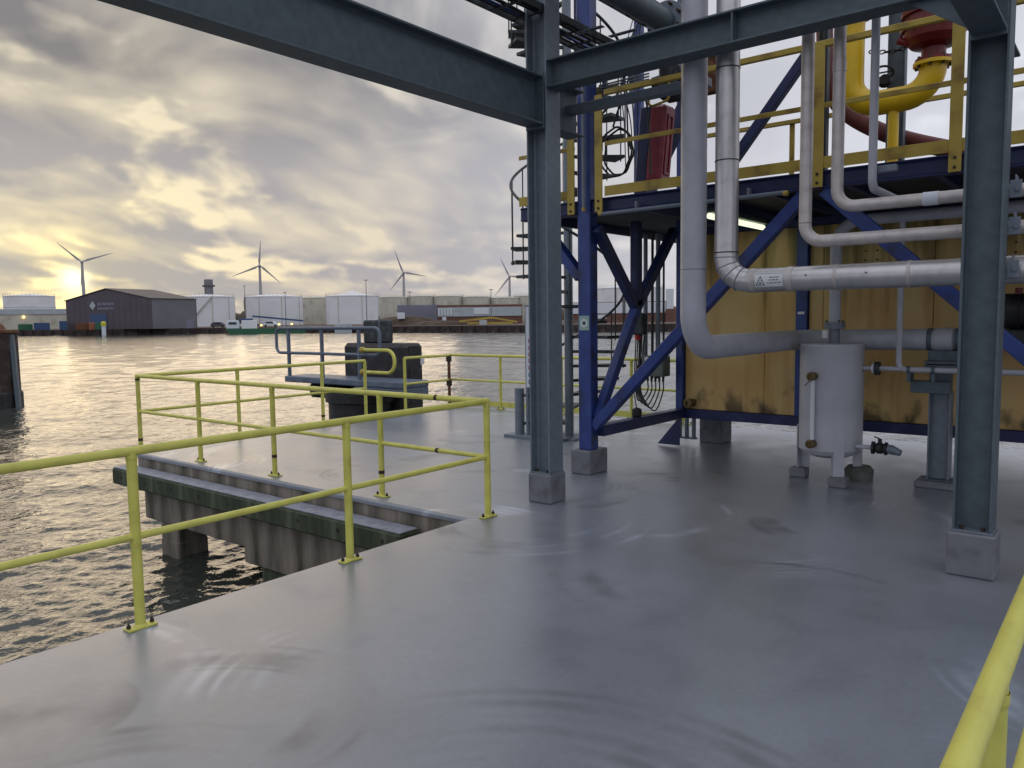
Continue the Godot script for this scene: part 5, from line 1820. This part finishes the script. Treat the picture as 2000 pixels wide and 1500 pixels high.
	m.tube(bent([Vector3(4.0, 6.0, -1.7), Vector3(4.0, 2.86, -1.7), Vector3(4.0, 2.86, -3.4)], 0.3, 6), 0.17, 20)
	obj("jacket", m, M.galv, t)

# ------------------------------------------------------------------ spiral stair and signpost
func build_stair() -> void:
	var c := Vector3(-1.95, 0, -4.08)
	var U := Vector3.UP
	var t := thing("spiral_stair", "grey galvanised spiral staircase winding round a pole behind the left column", "spiral staircase", c)
	var m := MB.new()
	m.cyl(c, c + U * 6.4, 0.062, 0.062, 20)
	obj("pole", m, M.galv, t)
	m = MB.new()
	m.box(c + U * 0.012, Vector3(0.5, 0.024, 0.5), Basis.IDENTITY, 0.003)
	obj("foot_plate", m, M.galv, t)
	var left := atan2(0.62, -0.78)      # picture-left as an angle in the x-z plane
	var rise := 0.207
	var n := 29
	var hr := []
	for k in n:
		var y := 0.207 + rise * k
		var a := left + TAU * (y - 2.58) / 2.95
		var d0 := Vector3(cos(a - 0.22), 0, sin(a - 0.22))
		var d1 := Vector3(cos(a + 0.22), 0, sin(a + 0.22))
		m = MB.new()
		m.prism([c + d0 * 0.065 + U * (y - 0.04), c + d0 * 0.80 + U * (y - 0.04), c + d1 * 0.80 + U * (y - 0.04), c + d1 * 0.065 + U * (y - 0.04)], U * 0.04)
		var tr := obj("tread", m, M.dark_steel, t)
		var e := c + Vector3(cos(a), 0, sin(a)) * 0.79
		m = MB.new()
		m.cyl(e + U * (y - 0.06), e + U * (y + 0.95), 0.0095, 0.0095, 8)
		obj("baluster", m, M.dark_steel, tr)
		hr.append(e + U * (y + 0.95))
	m = MB.new()
	m.tube(smooth_line(hr, 4), 0.019, 10)
	obj("handrail", m, M.dark_steel, t)
	# signpost seen past the left column
	t = thing("signpost", "tall narrow white signboard with red and blue marks, beside the left column", "sign", Vector3(-2.35, 0, -3.78))
	m = MB.new()
	m.box2(Vector3(-2.78, 0, -3.92), Vector3(-1.80, 0.04, -3.62), 0.004)
	obj("base_plate", m, M.galv, t)
	for x in [-2.60, -1.95]:
		m = MB.new()
		m.cyl(Vector3(x, 0.041, -3.77), Vector3(x, 0.70, -3.77), 0.07, 0.07, 20)
		obj("stub_post", m, M.galv, t)
	m = MB.new()
	m.cyl(Vector3(-2.45, 0.041, -3.77), Vector3(-2.45, 1.88, -3.77), 0.03, 0.03, 16)
	m.cyl(Vector3(-2.10, 0.041, -3.77), Vector3(-2.10, 1.88, -3.77), 0.03, 0.03, 16)
	obj("post", m, M.galv, t)
	m = MB.new()
	for y in [0.20, 0.60]: m.box2(Vector3(-2.60, y - 0.02, -3.79), Vector3(-1.95, y + 0.02, -3.75), 0.003)
	obj("tie_bar", m, M.dark_steel, t)
	m = MB.new()
	m.box2(Vector3(-2.44, 0.72, -3.738), Vector3(-2.11, 1.86, -3.73), 0.001)
	var sb := obj("signboard", m, M.pale, t)
	for q in [[1.38, "r"], [1.28, "r"], [1.19, "r"], [1.10, "r"], [1.0, "r"], [0.90, "b"], [0.80, "b"]]:
		m = MB.new()
		m.box2(Vector3(-2.40, q[0] - 0.03, -3.7295), Vector3(-2.15, q[0] + 0.03, -3.727), 0.0)
		obj("printed_mark", m, mat(s(164, 92, 100), 0.5) if q[1] == "r" else mat(s(48, 66, 120), 0.5), sb)

func _ready() -> void:
	var cam := Camera3D.new()
	cam.name = "camera"
	add_child(cam)
	cam.fov = 52.273
	cam.near = 0.05
	cam.far = 6000.0
	var fw := Vector3(-0.62275476, -0.08386605, -0.77790938)
	var up := Vector3(-0.04171763, 0.99638361, -0.07402263)
	cam.transform = Transform3D(Basis(fw.cross(up).normalized(), up, -fw), Vector3(4.30738, 1.70142, 5.02726))
	cam.current = true
	var env := Environment.new()
	env.background_mode = Environment.BG_SKY
	var sky := Sky.new()
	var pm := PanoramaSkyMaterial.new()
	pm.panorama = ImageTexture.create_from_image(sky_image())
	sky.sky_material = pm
	env.sky = sky
	env.background_energy_multiplier = 1.0
	env.tonemap_mode = Environment.TONE_MAPPER_LINEAR
	env.tonemap_exposure = 1.42
	env.sdfgi_enabled = true; env.ssao_enabled = true; env.ssil_enabled = true
	var we := WorldEnvironment.new()
	we.name = "world_environment"
	we.environment = env
	add_child(we)
	var sun := DirectionalLight3D.new()
	sun.name = "sun"
	add_child(sun)
	sun.light_energy = 0.15
	sun.light_color = s(255, 226, 188)
	sun.light_angular_distance = 50.0
	sun.shadow_enabled = true
	sun.transform.basis = Basis.looking_at(-SUN, Vector3.UP)
	make_materials()
	build_deck()
	build_water()
	build_far_land()
	build_frame()
	build_skid()
	build_walkway_rails()
	build_stair()
	build_railings()
	build_pipes()
	build_vessel()
	build_walkway_gear()
	build_cabinets()
	build_dolphin()
	build_far_shore()
